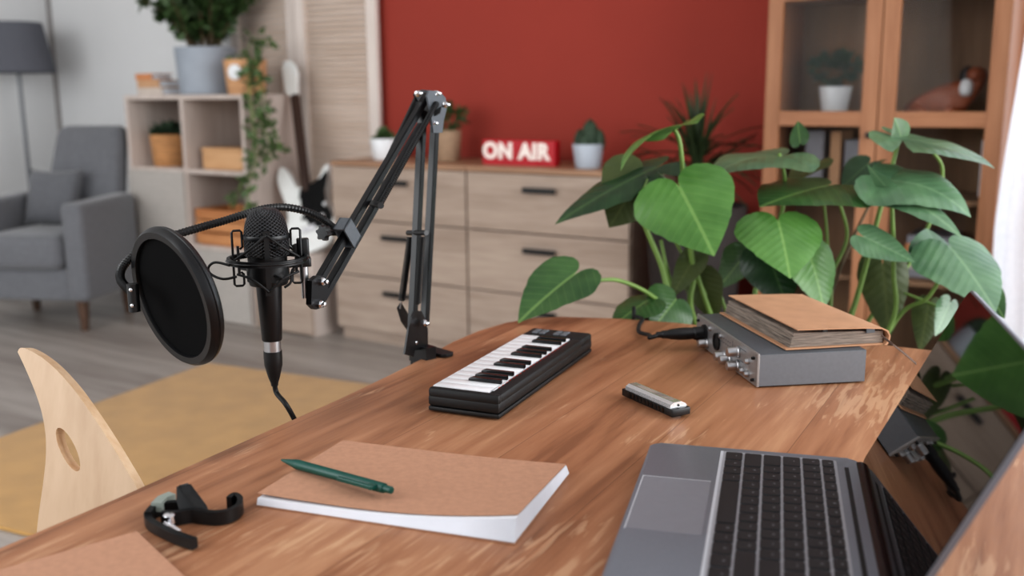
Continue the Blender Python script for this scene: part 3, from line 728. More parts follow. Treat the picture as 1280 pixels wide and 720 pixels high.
bm = B(); rod(bm, lb(P0 + Vector((0, 0, -.055))), lb(P0 + Vector((0, 0, .0))), .0085); prism(bm, [(-.012, -.02), (.03, -.02), (.03, .006), (-.012, .006)], lambda x, z: lb(P0 + Vector((0, 0, -.012)) + ed * x - es * .009 + Vector((0, 0, z))), es * .018); obj('pivot_post', bm, M['black_satin'], ba, 40)
right = Vector((math.cos(AZ), math.sin(AZ), 0))
pl_n = Vector((1, .12, 0)).normalized()        # normal of the arm's plane, towards the lens
inpl = updir.cross(pl_n).normalized()
if inpl.y < 0: inpl = -inpl
def plate(px, d, name, par, m, off=0, th=.003):
    """flat bracket plate from an outline seen in the photo, lying in the arm's plane"""
    c = PD(sum(p[0] for p in px) / len(px), sum(p[1] for p in px) / len(px), d) + pl_n * off
    ps = []
    for x, y in px:
        r = ray(x, y); ps.append(CAM + r * ((c - CAM).dot(pl_n) / r.dot(pl_n)))
    bm = B(); a = [bm.verts.new(lb(p)) for p in ps]; b = [bm.verts.new(lb(p - pl_n * th)) for p in ps]
    k = len(a); bm.faces.new(a); bm.faces.new(list(reversed(b)))
    for i in range(k): bm.faces.new((a[i], a[(i + 1) % k], b[(i + 1) % k], b[i]))
    return obj(name, bm, m, par)
def bolt(px, py, d, par, r=.0052):
    p = PD(px, py, d); bm = B()
    lathe(bm, [(r * .8, -.004), (r, -.004), (r, .001), (r * .75, .003), (0, .0042)], 8, lb(p), pl_n); lathe(bm, [(r * .55, .004), (r * .55, .007), (0, .0085)], 10, lb(p), pl_n)
    return obj('bolt', bm, M['chrome'], par, 30)
lbk = plate([(506, 443), (517, 446), (519, 438), (535, 436), (535, 412), (531, 398), (527, 389), (519, 388), (515, 396), (511, 410)], 1.462, 'lower_bracket', ba, M['black_satin'], .008)
plate([(498, 385), (502, 379), (509, 390), (514, 400), (517, 420), (510, 412), (503, 402)], 1.48, 'spring_bracket', ba, M['black_satin'], -.01)
bolt(531, 404, 1.447, lbk); bolt(516, 428, 1.447, lbk)
# lower arm tubes
for s in (-1, 1):
    bm = B(); a = P0 + inpl * .019 * s + Vector((0, 0, .012 + .01 * s)); b = T + inpl * .019 * s + Vector((0, 0, -.015))
    sqbar(bm, lb(a), lb(b), .0115, .011, pl_n); bmesh.ops.bevel(bm, geom=list(bm.edges), offset=.0012, segments=2, affect='EDGES'); obj('lower_tube', bm, M['black_satin'], ba, 30)
# upper arm tubes
ud = (E - T).normalized(); uin = ud.cross(pl_n).normalized()
if uin.z > 0: uin = -uin
for s in (-1, 1):
    bm = B(); sqbar(bm, lb(T + uin * .0106 * s - ud * .004), lb(E + uin * .0106 * s + ud * .004), .0108, .0105, pl_n)
    bmesh.ops.bevel(bm, geom=list(bm.edges), offset=.0012, segments=2, affect='EDGES'); obj('upper_tube', bm, M['black_satin'], ba, 30)
# elbow
eb = plate([(534, 120), (537, 113), (549, 114), (557, 122), (559, 134), (555, 150), (553, 166), (542, 166), (540, 150), (538, 138)], 1.462, 'elbow_plate', ba, M['dark_case'], .004)
plate([(518, 118), (528, 112), (540, 113), (546, 130), (540, 150), (531, 142)], 1.49, 'elbow_plate', ba, M['black_satin'], -.012)
for p in ((523, 117), (540, 118), (546, 117), (557, 131), (542, 154)): bolt(*p, 1.452, eb, .0045)
bm = B(); ribbon(bm, smooth_path([lb(PD(534, 152, 1.450)), lb(PD(541, 141, 1.450)), lb(PD(552, 133, 1.450))], 5), .006, lb(PD(534, 160, 1.45)) - lb(PD(536, 152, 1.45))); obj('elbow_link', bm, M['black'], ba)
# end bracket
eg = plate([(390, 351), (398, 345), (406, 345), (411, 357), (405, 384), (395, 387), (389, 381)], 1.245, 'end_bracket', ba, M['black_satin'], .006, .008)
bolt(404, 352, 1.235, eg); bolt(401, 380, 1.235, eg)
# springs
def spring(a, b, r, turns, name='spring', w=.0011):
    bm = B(); u, v = frame_of(b - a); hp = []
    m = turns * 8
    for i in range(m + 1):
        t = i / m; an = t * turns * 2 * PI; hp.append(lb(a.lerp(b, t) + (u * math.cos(an) + v * math.sin(an)) * r))
    tube(bm, hp, w, 5); return obj(name, bm, M['black'], ba, 180)
spring(PD(502, 376, 1.47), PD(513, 296, 1.46), .0045, 40)
spring(PD(522, 380, 1.44), PD(528, 296, 1.445), .004, 40)
spring(PD(546, 128, 1.445), PD(476, 254, 1.33), .0034, 60)
spring(PD(522, 121, 1.50), PD(468, 236, 1.39), .004, 60)
bm = B(); rod(bm, lb(PD(510, 291, 1.47)), lb(PD(533, 291, 1.43)), .004); obj('spring_pin', bm, M['black'], ba, 40)
bm = B(); rod(bm, lb(PD(460, 252, 1.38)), lb(PD(476, 257, 1.32)), .0045); obj('spring_pin', bm, M['black'], ba, 40)
bm = B(); rod(bm, lb(PD(502, 376, 1.47)), lb(PD(500, 386, 1.475)), .001); obj('spring_hook', bm, M['steel'], ba)

# ------------------------------------------------------------------ microphone
MC = Vector((-.9055, .8425, 0))
mc = thing('microphone', 'black handheld microphone with a round wire grille in the shock mount', 'microphone', (MC.x, MC.y, .783))
def h(py): return (PD(335, py, 1.22) ).z
z0 = mc.location.z
H_ = lambda py: h(py) - z0
bm = B(); g0, g1 = H_(316), H_(257)
prof = [(0, g0 - .001), (.0272, g0 - .001)]
for k in range(15):
    t = k / 14; prof.append((.0275 * math.cos(t * PI / 2) ** .62, g0 + .014 + (g1 - g0 - .014) * math.sin(t * PI / 2)))
lathe(bm, prof, 40); obj('grille', bm, M['grille'], mc, 180)
bm = B(); lathe(bm, [(.0278, H_(297)), (.0282, H_(296)), (.0282, H_(292)), (.0278, H_(291))], 40); obj('grille_band', bm, M['black_satin'], mc, 40)
bm = B(); lathe(bm, [(0, H_(357)), (.0165, H_(357)), (.0228, H_(355.5)), (.0238, H_(353)), (.0238, H_(318)), (.026, H_(316.5)), (.026, H_(315.5)), (0, H_(315.5))], 40); obj('head_body', bm, M['black'], mc, 40)
bm = B(); lathe(bm, [(0, H_(429)), (.0118, H_(429)), (.0125, H_(427)), (.0158, H_(356)), (.0158, H_(354)), (0, H_(354))], 32); obj('handle', bm, M['black_satin'], mc, 40)
bm = B(); lathe(bm, [(0, H_(446)), (.0106, H_(446)), (.0106, H_(428)), (0, H_(428))], 28); obj('connector_sleeve', bm, M['steel'], mc, 40)
# cable under the mic: a thing of its own
mx = thing('microphone_cable', 'black cable with a moulded plug hanging from the microphone', 'cable', (MC.x, MC.y, .70))
zz = .70
HH = lambda py: h(py) - zz
bm = B(); lathe(bm, [(0, HH(443)), (.0114, HH(443)), (.0116, HH(452)), (.0112, HH(462)), (.0075, HH(478)), (.0048, HH(486)), (.0044, HH(490)), (.0030, HH(490)), (0, HH(490))], 28); obj('plug', bm, M['black'], mx, 40)
lm_ = local(mx)
t0 = Vector((0, 0, HH(488)))
bm = B(); tube(bm, smooth_path([t0, t0 + Vector((.002, .001, -.012)), lm_(PD(357, 505, 1.228)), lm_(PD(369, 526, 1.245)), lm_(PD(385, 560, 1.29)), lm_((-.90, .98, .45)), lm_((-.95, 1.05, .15)), lm_((-.99, 1.1, .008)), lm_((-1.05, 1.0, .006))], 6), .0032, 10); obj('cord', bm, M['rubber'], mx, 180)

# ------------------------------------------------------------------ shock mount
sm = thing('shock_mount', 'black wire shock mount ring holding the microphone', 'shock mount', (MC.x, MC.y, 0.783))
zr = h(323) - .783
fw = Vector((math.sin(-AZ), math.cos(-AZ), 0)); rt = Vector((math.cos(AZ), math.sin(AZ), 0))
fwd = Vector((RT.col[2].x, RT.col[2].y, 0)).normalized()
vd_ = Vector((MC.x, MC.y, 0)).normalized(); rt = Vector((vd_.y, -vd_.x, 0))     # seen from the lens: away, and to the right
def polar(a, r, z): # a=0 towards lens, 90 = right
    a = math.radians(a); return (-vd_ * math.cos(a) + rt * math.sin(a)) * r + Vector((0, 0, z))
bm = B(); n = 56
rg = []
for k in range(n):
    a = 360 * k / n; rg.append([bm.verts.new(polar(a, r, zr + dz)) for r, dz in ((.0445, -.0035), (.0485, -.0035), (.0485, .0035), (.0445, .0035))])
for k in range(n):
    for i in range(4): bm.faces.new((rg[k][i], rg[k][(i + 1) % 4], rg[(k + 1) % n][(i + 1) % 4], rg[(k + 1) % n][i]))
obj('outer_ring', bm, M['black_satin'], sm, 40)
bm = B(); tube(bm, [polar(360 * k / 40, .0488, zr) for k in range(40)], .0012, 6, closed=True); obj('ring_groove', bm, M['black_gloss'], sm, 180)
bm = B(); zb0, zb1 = h(350) - .783, h(330) - .783
lathe(bm, [(.0242, zb0), (.0258, zb0), (.0258, zb1), (.0242, zb1), (.0242, zb0)], 40); obj('inner_cradle', bm, M['black'], sm, 40)
ztop, zbot = h(287) - .783, h(361) - .783
for a in (0, 180):
    bm = B(); p, q = polar(a, .0285, ztop), polar(a, .0285, zbot)
    sqbar(bm, p, q, .0062, .003, polar(a, 1, 0)); sqbar(bm, p - Vector((0, 0, .004)), p + Vector((0, 0, .0035)), .0085, .005, polar(a, 1, 0)); sqbar(bm, q - Vector((0, 0, .0035)), q + Vector((0, 0, .003)), .0085, .005, polar(a, 1, 0)); obj('cradle_post', bm, M['black'], sm)
for a in (-90, 90):
    pass
for a in (-84, 84, 152, -152):
    # wire loops standing on the outer ring, above and below
    for s in (1, -1):
        bm = B(); zc = zr + s * .001; hh = .036 if s > 0 else .030
        c = polar(a, .0350, 0); tng = polar(a, 1, 0); w_ = .0058
        loop = [c + tng * w_ + Vector((0, 0, zc)), c + tng * w_ + Vector((0, 0, zc + s * (hh - .002))), c + tng * (w_ - .002) + Vector((0, 0, zc + s * hh)), c - tng * (w_ - .002) + Vector((0, 0, zc + s * hh)), c - tng * w_ + Vector((0, 0, zc + s * (hh - .002))), c - tng * w_ + Vector((0, 0, zc + s * .016)), c - tng * (w_ - .003) + Vector((0, 0, zc + s * .013))]
        tube(bm, loop, .0015, 7); obj('wire_clip', bm, M['black_satin'], sm, 60)
    bm = B(); sqbar(bm, polar(a, .0345, zr - .018), polar(a, .0345, zr + .018), .0055, .003, polar(a, 1, 0)); obj('clip_stem', bm, M['black'], sm)
def cord(pts, r=.0016):
    bm = B(); tube(bm, smooth_path(pts, 5), r, 7); obj('elastic_cord', bm, M['rubber'], sm, 180)
for a, b in ((0, -62), (0, 62), (180, 125), (180, -125)):
    cord([polar(a, .031, ztop - .001), polar((a + b) / 2 if a == 0 else (a + b) / 2, .036, (ztop + zr) / 2 + .001), polar(b, .043, zr + .004)])
    cord([polar(a, .031, zbot + .001), polar((a + b) / 2, .036, (zbot + zr) / 2 - .001), polar(b, .041, zr - .014)])
cord([polar(-58, .044, zr - .016), polar(-72, .056, zr - .019), polar(-84, .068, zr - .014), polar(-86, .070, zr - .006), polar(-78, .062, zr + .001), polar(-62, .050, zr - .002)])
cord([polar(40, .028, zbot + .004), polar(52, .033, zbot + .010), polar(58, .034, zr - .012), polar(66, .044, zr - .004)])
# swivel bracket and rod to the arm
bp = PD(379, 318, 1.235) - Vector((MC.x, MC.y, .783))
zt, zbk = h(300) - .783, h(336) - .783
bm = B(); bx_, by_ = bp.x, bp.y
for w0, za, zb in ((.0075, zbk + .010, zt), (.0092, zbk, zbk + .011)):
    prism(bm, rrect(-w0, w0, -w0, w0, .003, 3), lambda x, y: Vector((bx_, by_, za)) + rt * x + vd_ * y, (0, 0, zb - za), .001)
obj('swivel_block', bm, M['black'], sm, 35)
bm = B(); rod(bm, Vector((bx_, by_, zr)) - rt * .004, polar(90, .047, zr), .004); rod(bm, Vector((bx_, by_, zr + .012)) - rt * .012, Vector((bx_, by_, zr + .012)), .0035); obj('ring_arm', bm, M['black'], sm, 40)
bm = B(); zrod = h(378) - .783; lathe(bm, [(.0054, zbk), (.0054, h(356) - .783), (.0042, h(356) - .783), (.0042, zrod), (0, zrod)], 18, (bx_, by_, 0)); obj('threaded_rod', bm, M['steel'], sm, 40)
e2 = E - Vector((MC.x, MC.y, .783))
bm = B(); rod(bm, Vector((bx_, by_, h(367) - .783)) + rt * .0065 + vd_ * .006, Vector((e2.x, e2.y, h(366) - .783)) - rt * .002, .0075, .0105, 10); obj('joint', bm, M['black'], sm, 35)

# ------------------------------------------------------------------ pop filter
FC = PD(221, 371, 1.12)
nc = RT @ Vector((-.654, .321, -.684)); nc.normalize()
pf = thing('pop_filter', 'round black mesh pop filter on a gooseneck in front of the microphone', 'pop filter', (FC.x, FC.y, FC.z))
fu, fv = frame_of(nc)
def disk(prof, name, m, seg=72, par=pf, sm_=50):
    bm = B(); lathe(bm, prof, seg, (0, 0, 0), nc); return obj(name, bm, m, par, sm_)
R0 = .0815; wd = .0085
ring = [(R0 - .0105, wd), (R0 - .003, wd + .0005), (R0, wd - .003), (R0 + .0012, .001), (R0 + .0002, 0), (R0 + .0012, -.001), (R0, -wd + .003), (R0 - .003, -wd), (R0 - .0105, -wd), (R0 - .0112, -wd + .002), (R0 - .0112, wd - .002)]
bm = B(); seg = 72; rr = []
for k in range(seg):
    an = 2 * PI * k / seg; d_ = fu * math.cos(an) + fv * math.sin(an); rr.append([bm.verts.new(d_ * r + nc * z) for r, z in ring])
for k in range(seg):
    for i in range(len(ring)): bm.faces.new((rr[k][i], rr[k][(i + 1) % len(ring)], rr[(k + 1) % seg][(i + 1) % len(ring)], rr[(k + 1) % seg][i]))
obj('hoop', bm, M['black_satin'], pf, 40)
for z in (.004, -.004):
    bm = B(); lathe(bm, [(0, z), (.03, z), (R0 - .0108, z), (R0 - .0108, z - .0004), (0, z - .0004)], 64, (0, 0, 0), nc); obj('mesh_screen', bm, M['mesh'], pf)
lf = lambda p: p - FC
gp = [(430, 292, 1.325), (415, 283, 1.315), (402, 273, 1.30), (382, 264, 1.285), (355, 259, 1.275), (330, 261, 1.275), (305, 268, 1.27), (280, 276, 1.255), (255, 283, 1.235), (228, 291, 1.21), (195, 302, 1.185), (168, 318, 1.165), (152, 336, 1.15), (151, 350, 1.14), (160, 361, 1.13), (168, 368, 1.122)]
bm = B(); path = smooth_path([lf(PD(*p)) for p in gp], 14)
tube(bm, path, [.0044 + .0010 * (k % 2) for k in range(len(path))], 12); obj('gooseneck', bm, M['black'], pf, 24)
bm = B(); q = lf(PD(167, 372, 1.118)); rod(bm, q + Vector((0, 0, .016)), q - Vector((0, 0, .016)), .0065, seg=10); obj('hoop_bracket', bm, M['black'], pf, 40)
for dz in (.009, -.009):
    bm = B(); lathe(bm, [(.0028, 0), (.0028, .006), (.0015, .0075), (0, .0078)], 10, q + Vector((0, 0, dz)), -RT.col[2]); obj('rivet', bm, M['chrome'], pf, 40)
# clamp around the upper tube
cA = PD(434, 291, 1.30)
cb = lf(cA)
bm = B()
def cl(x, y, z): return cb + ud * x + uin * y + pl_n * z
for y0, y1, z0_, z1_ in ((-.0175, .0175, .0065, .009), (-.0175, .0175, -.009, -.0065), (-.0175, -.0152, -.009, .009), (.0152, .0175, -.009, .009)):
    vs = [bm.verts.new(cl(x, y, z)) for x in (-.0105, .0105) for y in (y0, y1) for z in (z0_, z1_)]
    for f_ in [(0, 1, 3, 2), (4, 6, 7, 5), (0, 4, 5, 1), (2, 3, 7, 6), (0, 2, 6, 4), (1, 5, 7, 3)]: bm.faces.new([vs[i] for i in f_])
obj('arm_clamp', bm, M['dark_case'], pf)
bm = B(); kc = lf(PD(402, 291, 1.275)); ke = lf(PD(422, 291, 1.30)); d_ = (ke - kc).normalized(); u_, v_ = frame_of(d_)
rr = []
for t in (0, .008):
    rr.append([bm.verts.new(kc + d_ * t + (u_ * math.cos(2 * PI * k / 24) + v_ * math.sin(2 * PI * k / 24)) * (.0105 if k % 4 < 2 else .0078)) for k in range(24)])
bm.faces.new(rr[0]); bm.faces.new(rr[1])
for k in range(24): bm.faces.new((rr[0][k], rr[0][(k + 1) % 24], rr[1][(k + 1) % 24], rr[1][k]))
rod(bm, kc + d_ * .008, ke, .004); obj('clamp_knob', bm, M['black'], pf, 40)


# ------------------------------------------------------------------ plywood chair at the near left of the desk
ch = thing('chair', 'pale bent plywood chair with an oval hole in its backrest, tucked at the desk', 'chair', (-1.03, .62, 0), math.radians(-75))
lch = local(ch)
cn = Vector((.24, -.93, .25)).normalized(); cq = Vector((-1.035, .622, .70))
lcn = lch(cq + cn) - lch(cq)
def cpl(x, y):
    r = ray(x, y); return lch(CAM + r * ((cq - CAM).dot(cn) / r.dot(cn)))
outl = [(22, 440), (25, 435), (33, 436), (48, 444), (66, 458), (85, 478), (100, 497), (120, 526), (140, 557), (155, 582), (170, 608), (184, 640), (194, 690), (190, 760), (150, 800), (80, 810), (50, 780), (40, 720), (44, 685), (48, 645), (53, 610), (57, 575), (57, 545), (52, 515), (42, 485), (30, 457)]
hole = []
for k in range(20):
    t = 2 * PI * k / 20; a, b = 30 * math.cos(t), 9.5 * math.sin(t); ca, sa = math.cos(math.radians(65)), math.sin(math.radians(65))
    hole.append((85 + a * ca - b * sa, 562 + a * sa + b * ca))
bm = B(); loops = []
for pl_ in (smooth_path([(x, y, 0) for x, y in outl + outl[:1]], 3)[:-1], [Vector((x, y, 0)) for x, y in hole]):
    vs = [bm.verts.new(cpl(p.x, p.y)) for p in pl_]; loops.append([bm.edges.new((vs[i], vs[(i + 1) % len(vs)])) for i in range(len(vs))])
bmesh.ops.triangle_fill(bm, edges=loops[0] + loops[1], use_beauty=True)
ff = list(bm.faces); ex = bmesh.ops.extrude_face_region(bm, geom=ff)
bmesh.ops.translate(bm, verts=[g for g in ex['geom'] if isinstance(g, bmesh.types.BMVert)], vec=-lcn * .014)
for f_ in bm.faces:
    f_.normal_update()
    f_.material_index = 1 if abs(f_.normal.dot(lcn)) < .5 else 0
obj('backrest', bm, [M['birch'], M['birch_edge']], ch)
bm = B(); prism(bm, rrect(-.03, .36, -.19, .19, .07, 6), lambda x, y: Vector((x, y, .445)), (0, 0, .014), .003); obj('seat', bm, M['birch'], ch)
for x, y in ((.0, -.16), (.0, .16), (.32, -.16), (.32, .16)):
    bm = B(); rod(bm, (x * 1.1 - .02, y * 1.15, 0), (x, y, .447), .011, .016); obj('leg', bm, M['birch'], ch, 40)
bm = B(); sqbar(bm, (-.06, -.03, .58), (.02, 0, .44), .16, .013, (1, 0, .4)); obj('back_support', bm, M['birch'], ch)

# ------------------------------------------------------------------ dressers against the red wall
def bxw(bm, root, x, y, z, bev=0):
    l = root.location; box(bm, [v - l.x for v in x], [v - l.y for v in y], [v - l.z for v in z], bev)
DY = 3.35; DT = .83
def dresser(x0, x1, label, hc):
    t = thing('dresser', label, 'dresser', (x0, DY, 0), group='pair of dressers')
    bm = B()
    bxw(bm, t, (x0, x0 + .018), (DY + .018, WY - .02), (.05, DT - .02)); bxw(bm, t, (x1 - .018, x1), (DY + .018, WY - .02), (.05, DT - .02))
    bxw(bm, t, (x0 + .018, x1 - .018), (WY - .03, WY - .02), (.05, DT - .02)); bxw(bm, t, (x0 + .018, x1 - .018), (DY + .02, WY - .03), (.05, .07)); bxw(bm, t, (x0 + .01, x1 - .01), (DY + .03, WY - .03), (0, .05))
    obj('carcass', bm, M['dresser'], t)
    bm = B(); bxw(bm, t, (x0, x1), (DY - .002, WY - .02), (DT - .02, DT), .002); obj('top', bm, M['dresser_top'], t)
    for za, zb, hz in ((.572, .806, .745), (.316, .566, .500), (.062, .310, .246)):
        bm = B(); bxw(bm, t, (x0 + .003, x1 - .003), (DY, DY + .018), (za, zb), .0015); d = obj('drawer', bm, M['dresser'], t)
        bm = B(); bxw(bm, t, (hc - .076, hc + .076), (DY - .022, DY - .014), (hz - .011, hz + .011), .002)
        for s in (-.06, .06): bxw(bm, t, (hc + s - .005, hc + s + .005), (DY - .016, DY), (hz - .005, hz + .005))
        obj('handle', bm, M['black'], d)['label'] = 'dark bar handle'
    return t
dresser(-3.155, -2.402, 'bleached wood dresser of three drawers standing beside the white guitar', -2.78)
dresser(-2.398, -1.642, 'bleached wood dresser of three drawers under the red sign', -2.036)

# ------------------------------------------------------------------ things on the dressers
def leafblob(bm, c, n, rad, size, flat=.7, up=.3):
    """many small leaves around c"""
    for i in range(n):
        d = Vector((random.gauss(0, 1), random.gauss(0, 1), random.gauss(0, 1))); d.normalize(); d *= random.random() ** .4
        p = Vector(c) + Vector((d.x * rad[0], d.y * rad[1], d.z * rad[2])); onelf(bm, p, d + Vector((0, 0, up)), size * random.uniform(.7, 1.3))
def onelf(bm, p, d, s):
    d = d.normalized(); u, v = frame_of(d); a = random.uniform(0, 2 * PI); w = u * math.cos(a) + v * math.sin(a); nn = d.cross(w)
    q = [p, p + d * s * .45 + w * s * .34 + nn * s * .08, p + d * s, p + d * s * .45 - w * s * .34 + nn * s * .08]
    vs = [bm.verts.new(x) for x in q]; bm.faces.new((vs[0], vs[1], vs[2])); bm.faces.new((vs[0], vs[2], vs[3]))
def pot(root, r0, r1, hh, m, name='pot', rim=.004, soil=True):
    bm = B(); lathe(bm, [(0, 0), (r0 * .96, 0), (r0, .004), (r1, hh - .002), (r1 - .001, hh), (r1 - rim, hh), (r1 - rim - .002, hh - .02), (0, hh - .02)], 36); o = obj(name, bm, m, root, 40)
    if soil: bm = B(); lathe(bm, [(0, hh - .018), (r1 - rim - .003, hh - .0185), (r1 - rim - .003, hh - .0195)], 24); obj('soil', bm, M['soil'], root)
    return o
p1 = thing('potted_succulent', 'round white pot with a low green succulent, left end of the dressers', 'potted plant', (-3.005, 3.55, DT))
pot(p1, .05, .066, .095, M['white']); bm = B()
for i in range(110):
    a = random.uniform(0, 2 * PI); e = random.uniform(.15, 1.4); onelf(bm, Vector((0, 0, .085)), Vector((math.cos(a) * math.cos(e), math.sin(a) * math.cos(e), math.sin(e))), random.uniform(.05, .072))
obj('leaves', bm, M['ivy'], p1)
p2 = thing('potted_plant', 'beige textured pot with a small bushy plant, behind the boom arm', 'potted plant', (-2.672, 3.60, DT))
pot(p2, .052, .060, .135, M['beige_pot']); bm = B(); leafblob(bm, (.01, 0, .19), 150, (.075, .06, .055), .03); tube(bm, [(0, 0, .11), (.005, 0, .19)], .006, 6); obj('foliage', bm, M['foliage'], p2)
p3 = thing('potted_cactus', 'small pale pot with a dark lumpy cactus, right of the red sign', 'potted plant', (-1.905, 3.50, DT))
pot(p3, .050, .064, .095, M['blue_pot']); bm = B()
def lump(bm, c, r, hgt, ribs=9):
    c = Vector(c); rings = []
    for j in range(9):
        t = j / 8; z = hgt * t; rr_ = r * math.sin(PI * (.18 + .82 * t)) ** .6 if t < 1 else 0
        if t == 1: rings.append([bm.verts.new(c + Vector((0, 0, z)))])
        else: rings.append([bm.verts.new(c + Vector((math.cos(2 * PI * k / 36) * rr_ * (1 + .1 * math.cos(k * ribs * 2 * PI / 36)), math.sin(2 * PI * k / 36) * rr_ * (1 + .1 * math.cos(k * ribs * 2 * PI / 36)), z))) for k in range(36)])
    for a, b in zip(rings, rings[1:]):
        for k in range(36):
            if len(b) == 1: bm.faces.new((a[k], a[(k + 1) % 36], b[0]))
            else: bm.faces.new((a[k], a[(k + 1) % 36], b[(k + 1) % 36], b[k]))
lump(bm, (.008, 0, .07), .034, .125); lump(bm, (-.036, .0, .07), .024, .085); lump(bm, (.045, .01, .07), .022, .085); lump(bm, (.0, -.03, .07), .022, .07)
obj('cactus', bm, M['cactus'], p3, 180)
sg = thing('on_air_sign', 'red box sign with glowing white letters ON AIR on the dresser', 'sign', (-2.225, 3.50, DT))
bm = B(); box(bm, (-.178, .178), (-.022, .022), (.0, .104), .003); obj('case', bm, M['red'], sg)
def text(body, size, loc, par, m, depth=.004, bold=0, name='lettering'):
    cu = bpy.data.curves.new(name, 'FONT'); cu.body = body; cu.size = size; cu.extrude = depth; cu.offset = bold; cu.align_x = 'CENTER'; cu.align_y = 'CENTER'; cu.space_character = 1.08
    tmp = bpy.data.objects.new(name, cu); COL.objects.link(tmp)
    me = bpy.data.meshes.new_from_object(tmp.evaluated_get(bpy.context.evaluated_depsgraph_get()))
    bpy.data.objects.remove(tmp); o = bpy.data.objects.new(name, me); COL.objects.link(o); me.materials.clear(); me.materials.append(m)
    o.parent = par; o.location = loc; o.rotation_euler = (PI / 2, 0, 0); return o
text('ON AIR', .090, (-.010, -.024, .056), sg, M['white_glow'], .003, .0045)
bm = B(); box(bm, (-.165, .10), (-.03, -.018), (0, .009)); obj('lower_lip', bm, M['red'], sg)

# ------------------------------------------------------------------ stepped cube shelf
SX0, SX1, SX2, SX3 = -4.545, -4.10, -3.655, -3.25; SY = 3.30; SB = 3.67
sh = thing('cube_shelf', 'pale stepped cube shelf with open cubbies and doors beside the armchair', 'shelf', (SX0, SY, 0))
t_ = .022
def spanel(name, x, y, z, m): bm = B(); bxw(bm, sh, x, y, z, .001); return obj(name, bm, m, sh)
spanel('side_panel', (SX0, SX0 + t_), (SY, SB), (0, 1.13 - t_), M['shelfwood'])
spanel('divider', (SX1 - t_ / 2, SX1 + t_ / 2), (SY, SB), (t_, 1.13 - t_), M['shelfwood'])
spanel('side_panel', (SX2 - t_, SX2), (SY, SB), (0, 1.13 - t_), M['shelfwood'])
spanel('side_panel', (SX3 - t_, SX3), (SY, SB), (0, .39 - t_), M['shelfwood'])
spanel('top', (SX0, SX2), (SY, SB), (1.13 - t_, 1.13), M['shelfwood']); spanel('step_top', (SX2 + .0005, SX3), (SY, SB), (.39 - t_, .39), M['shelfwood'])
for z in (0, .362, .742):
    spanel('shelf_board', (SX0 + t_, SX1 - t_ / 2), (SY, SB), (z, z + t_), M['shelfwood']); spanel('shelf_board', (SX1 + t_ / 2, SX2 - t_), (SY, SB), (z, z + t_), M['shelfwood'])
spanel('back_panel', (SX0 + t_, SX2 - t_), (SB, SB + .006), (0, 1.12), M['shelf_back']); spanel('back_panel', (SX2, SX3 - t_), (SB, SB + .006), (0, .37), M['shelf_back'])
spanel('door', (SX0 + .012, SX1 - .004), (SY - .018, SY - .001), (.37, .748), M['shelfdoor'])
spanel('door', (SX0 + .012, SX1 - .004), (SY - .018, SY - .001), (.01, .364), M['shelfdoor'])
spanel('door', (SX1 + .004, SX2 - .012), (SY - .018, SY - .001), (.01, .364), M['shelfdoor'])
spanel('door', (SX2 + .03, SX3 - .004), (SY - .018, SY - .001), (.01, .285), M['dresser'])
spanel('rail', (SX2 + .03, SX3 - .024), (SY, SY + .018), (.295, .366), M['shelfwood'])

def book(label, x, y, z, m, group=None, cat='book', spine='x'):
    """closed book as cover with a page block showing on three sides"""
    t = thing('book', label, cat, (x[0], y[0], z[0]), group=group)
    dx, dy, dz = x[1] - x[0], y[1] - y[0], z[1] - z[0]; c = min(dx, dy, dz) * .12 + .001
    bm = B()
    if dz < dx:
        box(bm, (0, dx), (0, dy), (0, c)); box(bm, (0, dx), (0, dy), (dz - c, dz)); box(bm, (0, dx), (0, c), (c, dz - c)); obj('cover', bm, m, t)
        bm = B(); box(bm, (.004, dx - .004), (c, dy - .004), (c, dz - c)); obj('pages', bm, M['paper'], t)
    else:
        box(bm, (0, c), (0, dy), (0, dz)); box(bm, (dx - c, dx), (0, dy), (0, dz)); box(bm, (c, dx - c), (0, c), (0, dz)); obj('cover', bm, m, t)
        bm = B(); box(bm, (c, dx - c), (c, dy - .004), (.004, dz - .004)); obj('pages', bm, M['paper'], t)
    return t
ST = 1.13
book('pale wide book, lowest of the stack on top of the shelf', (-4.51, -4.31), (3.36, 3.52), (ST, ST + .038), M['book_pale'], 'stack on the cube shelf')
book('light orange-brown book, middle of the stack on top of the shelf', (-4.52, -4.345), (3.37, 3.51), (ST + .0385, ST + .078), M['book_tan'], 'stack on the cube shelf')
book('orange brown book, topmost of the stack on top of the shelf', (-4.53, -4.40), (3.37, 3.50), (ST + .0785, ST + .11), M['book_orange'], 'stack on the cube shelf')
dk = thing('cup', 'small dark cup between the book stack and the grey planter', 'cup', (-4.355, 3.585, ST)); pot(dk, .034, .04, .095, M['dark_planter'], 'cup_body', soil=False)

gp_ = thing('potted_plant', 'tall bushy green plant in a grey planter on top of the shelf', 'potted plant', (-4.105, 3.48, ST))
pot(gp_, .138, .152, .235, M['grey_planter'], 'planter')
bm = B(); bl_ = B()
for i in range(64):
    a = random.uniform(0, 2 * PI); lean = random.uniform(.02, .27); ht = random.uniform(.16, .60)
    b0 = Vector((math.cos(a) * random.uniform(0, .1), math.sin(a) * random.uniform(0, .1), .215)); b1 = b0 + Vector((math.cos(a) * lean, math.sin(a) * lean, ht)); b1.y = min(b1.y, .14)
    pts = smooth_path([b0, b0.lerp(b1, .5) + Vector((0, 0, .05)), b1], 6); tube(bm, pts, .0045, 5)
    for p in pts[3:]:
        if p.y > .13: continue
        for k in range(5):
            d = Vector((random.gauss(0, 1), random.gauss(0, 1), random.gauss(.5, .6))); onelf(bl_, p, d, random.uniform(.045, .075))
obj('stems', bm, M['bark'], gp_); obj('foliage', bl_, M['foliage'], gp_)

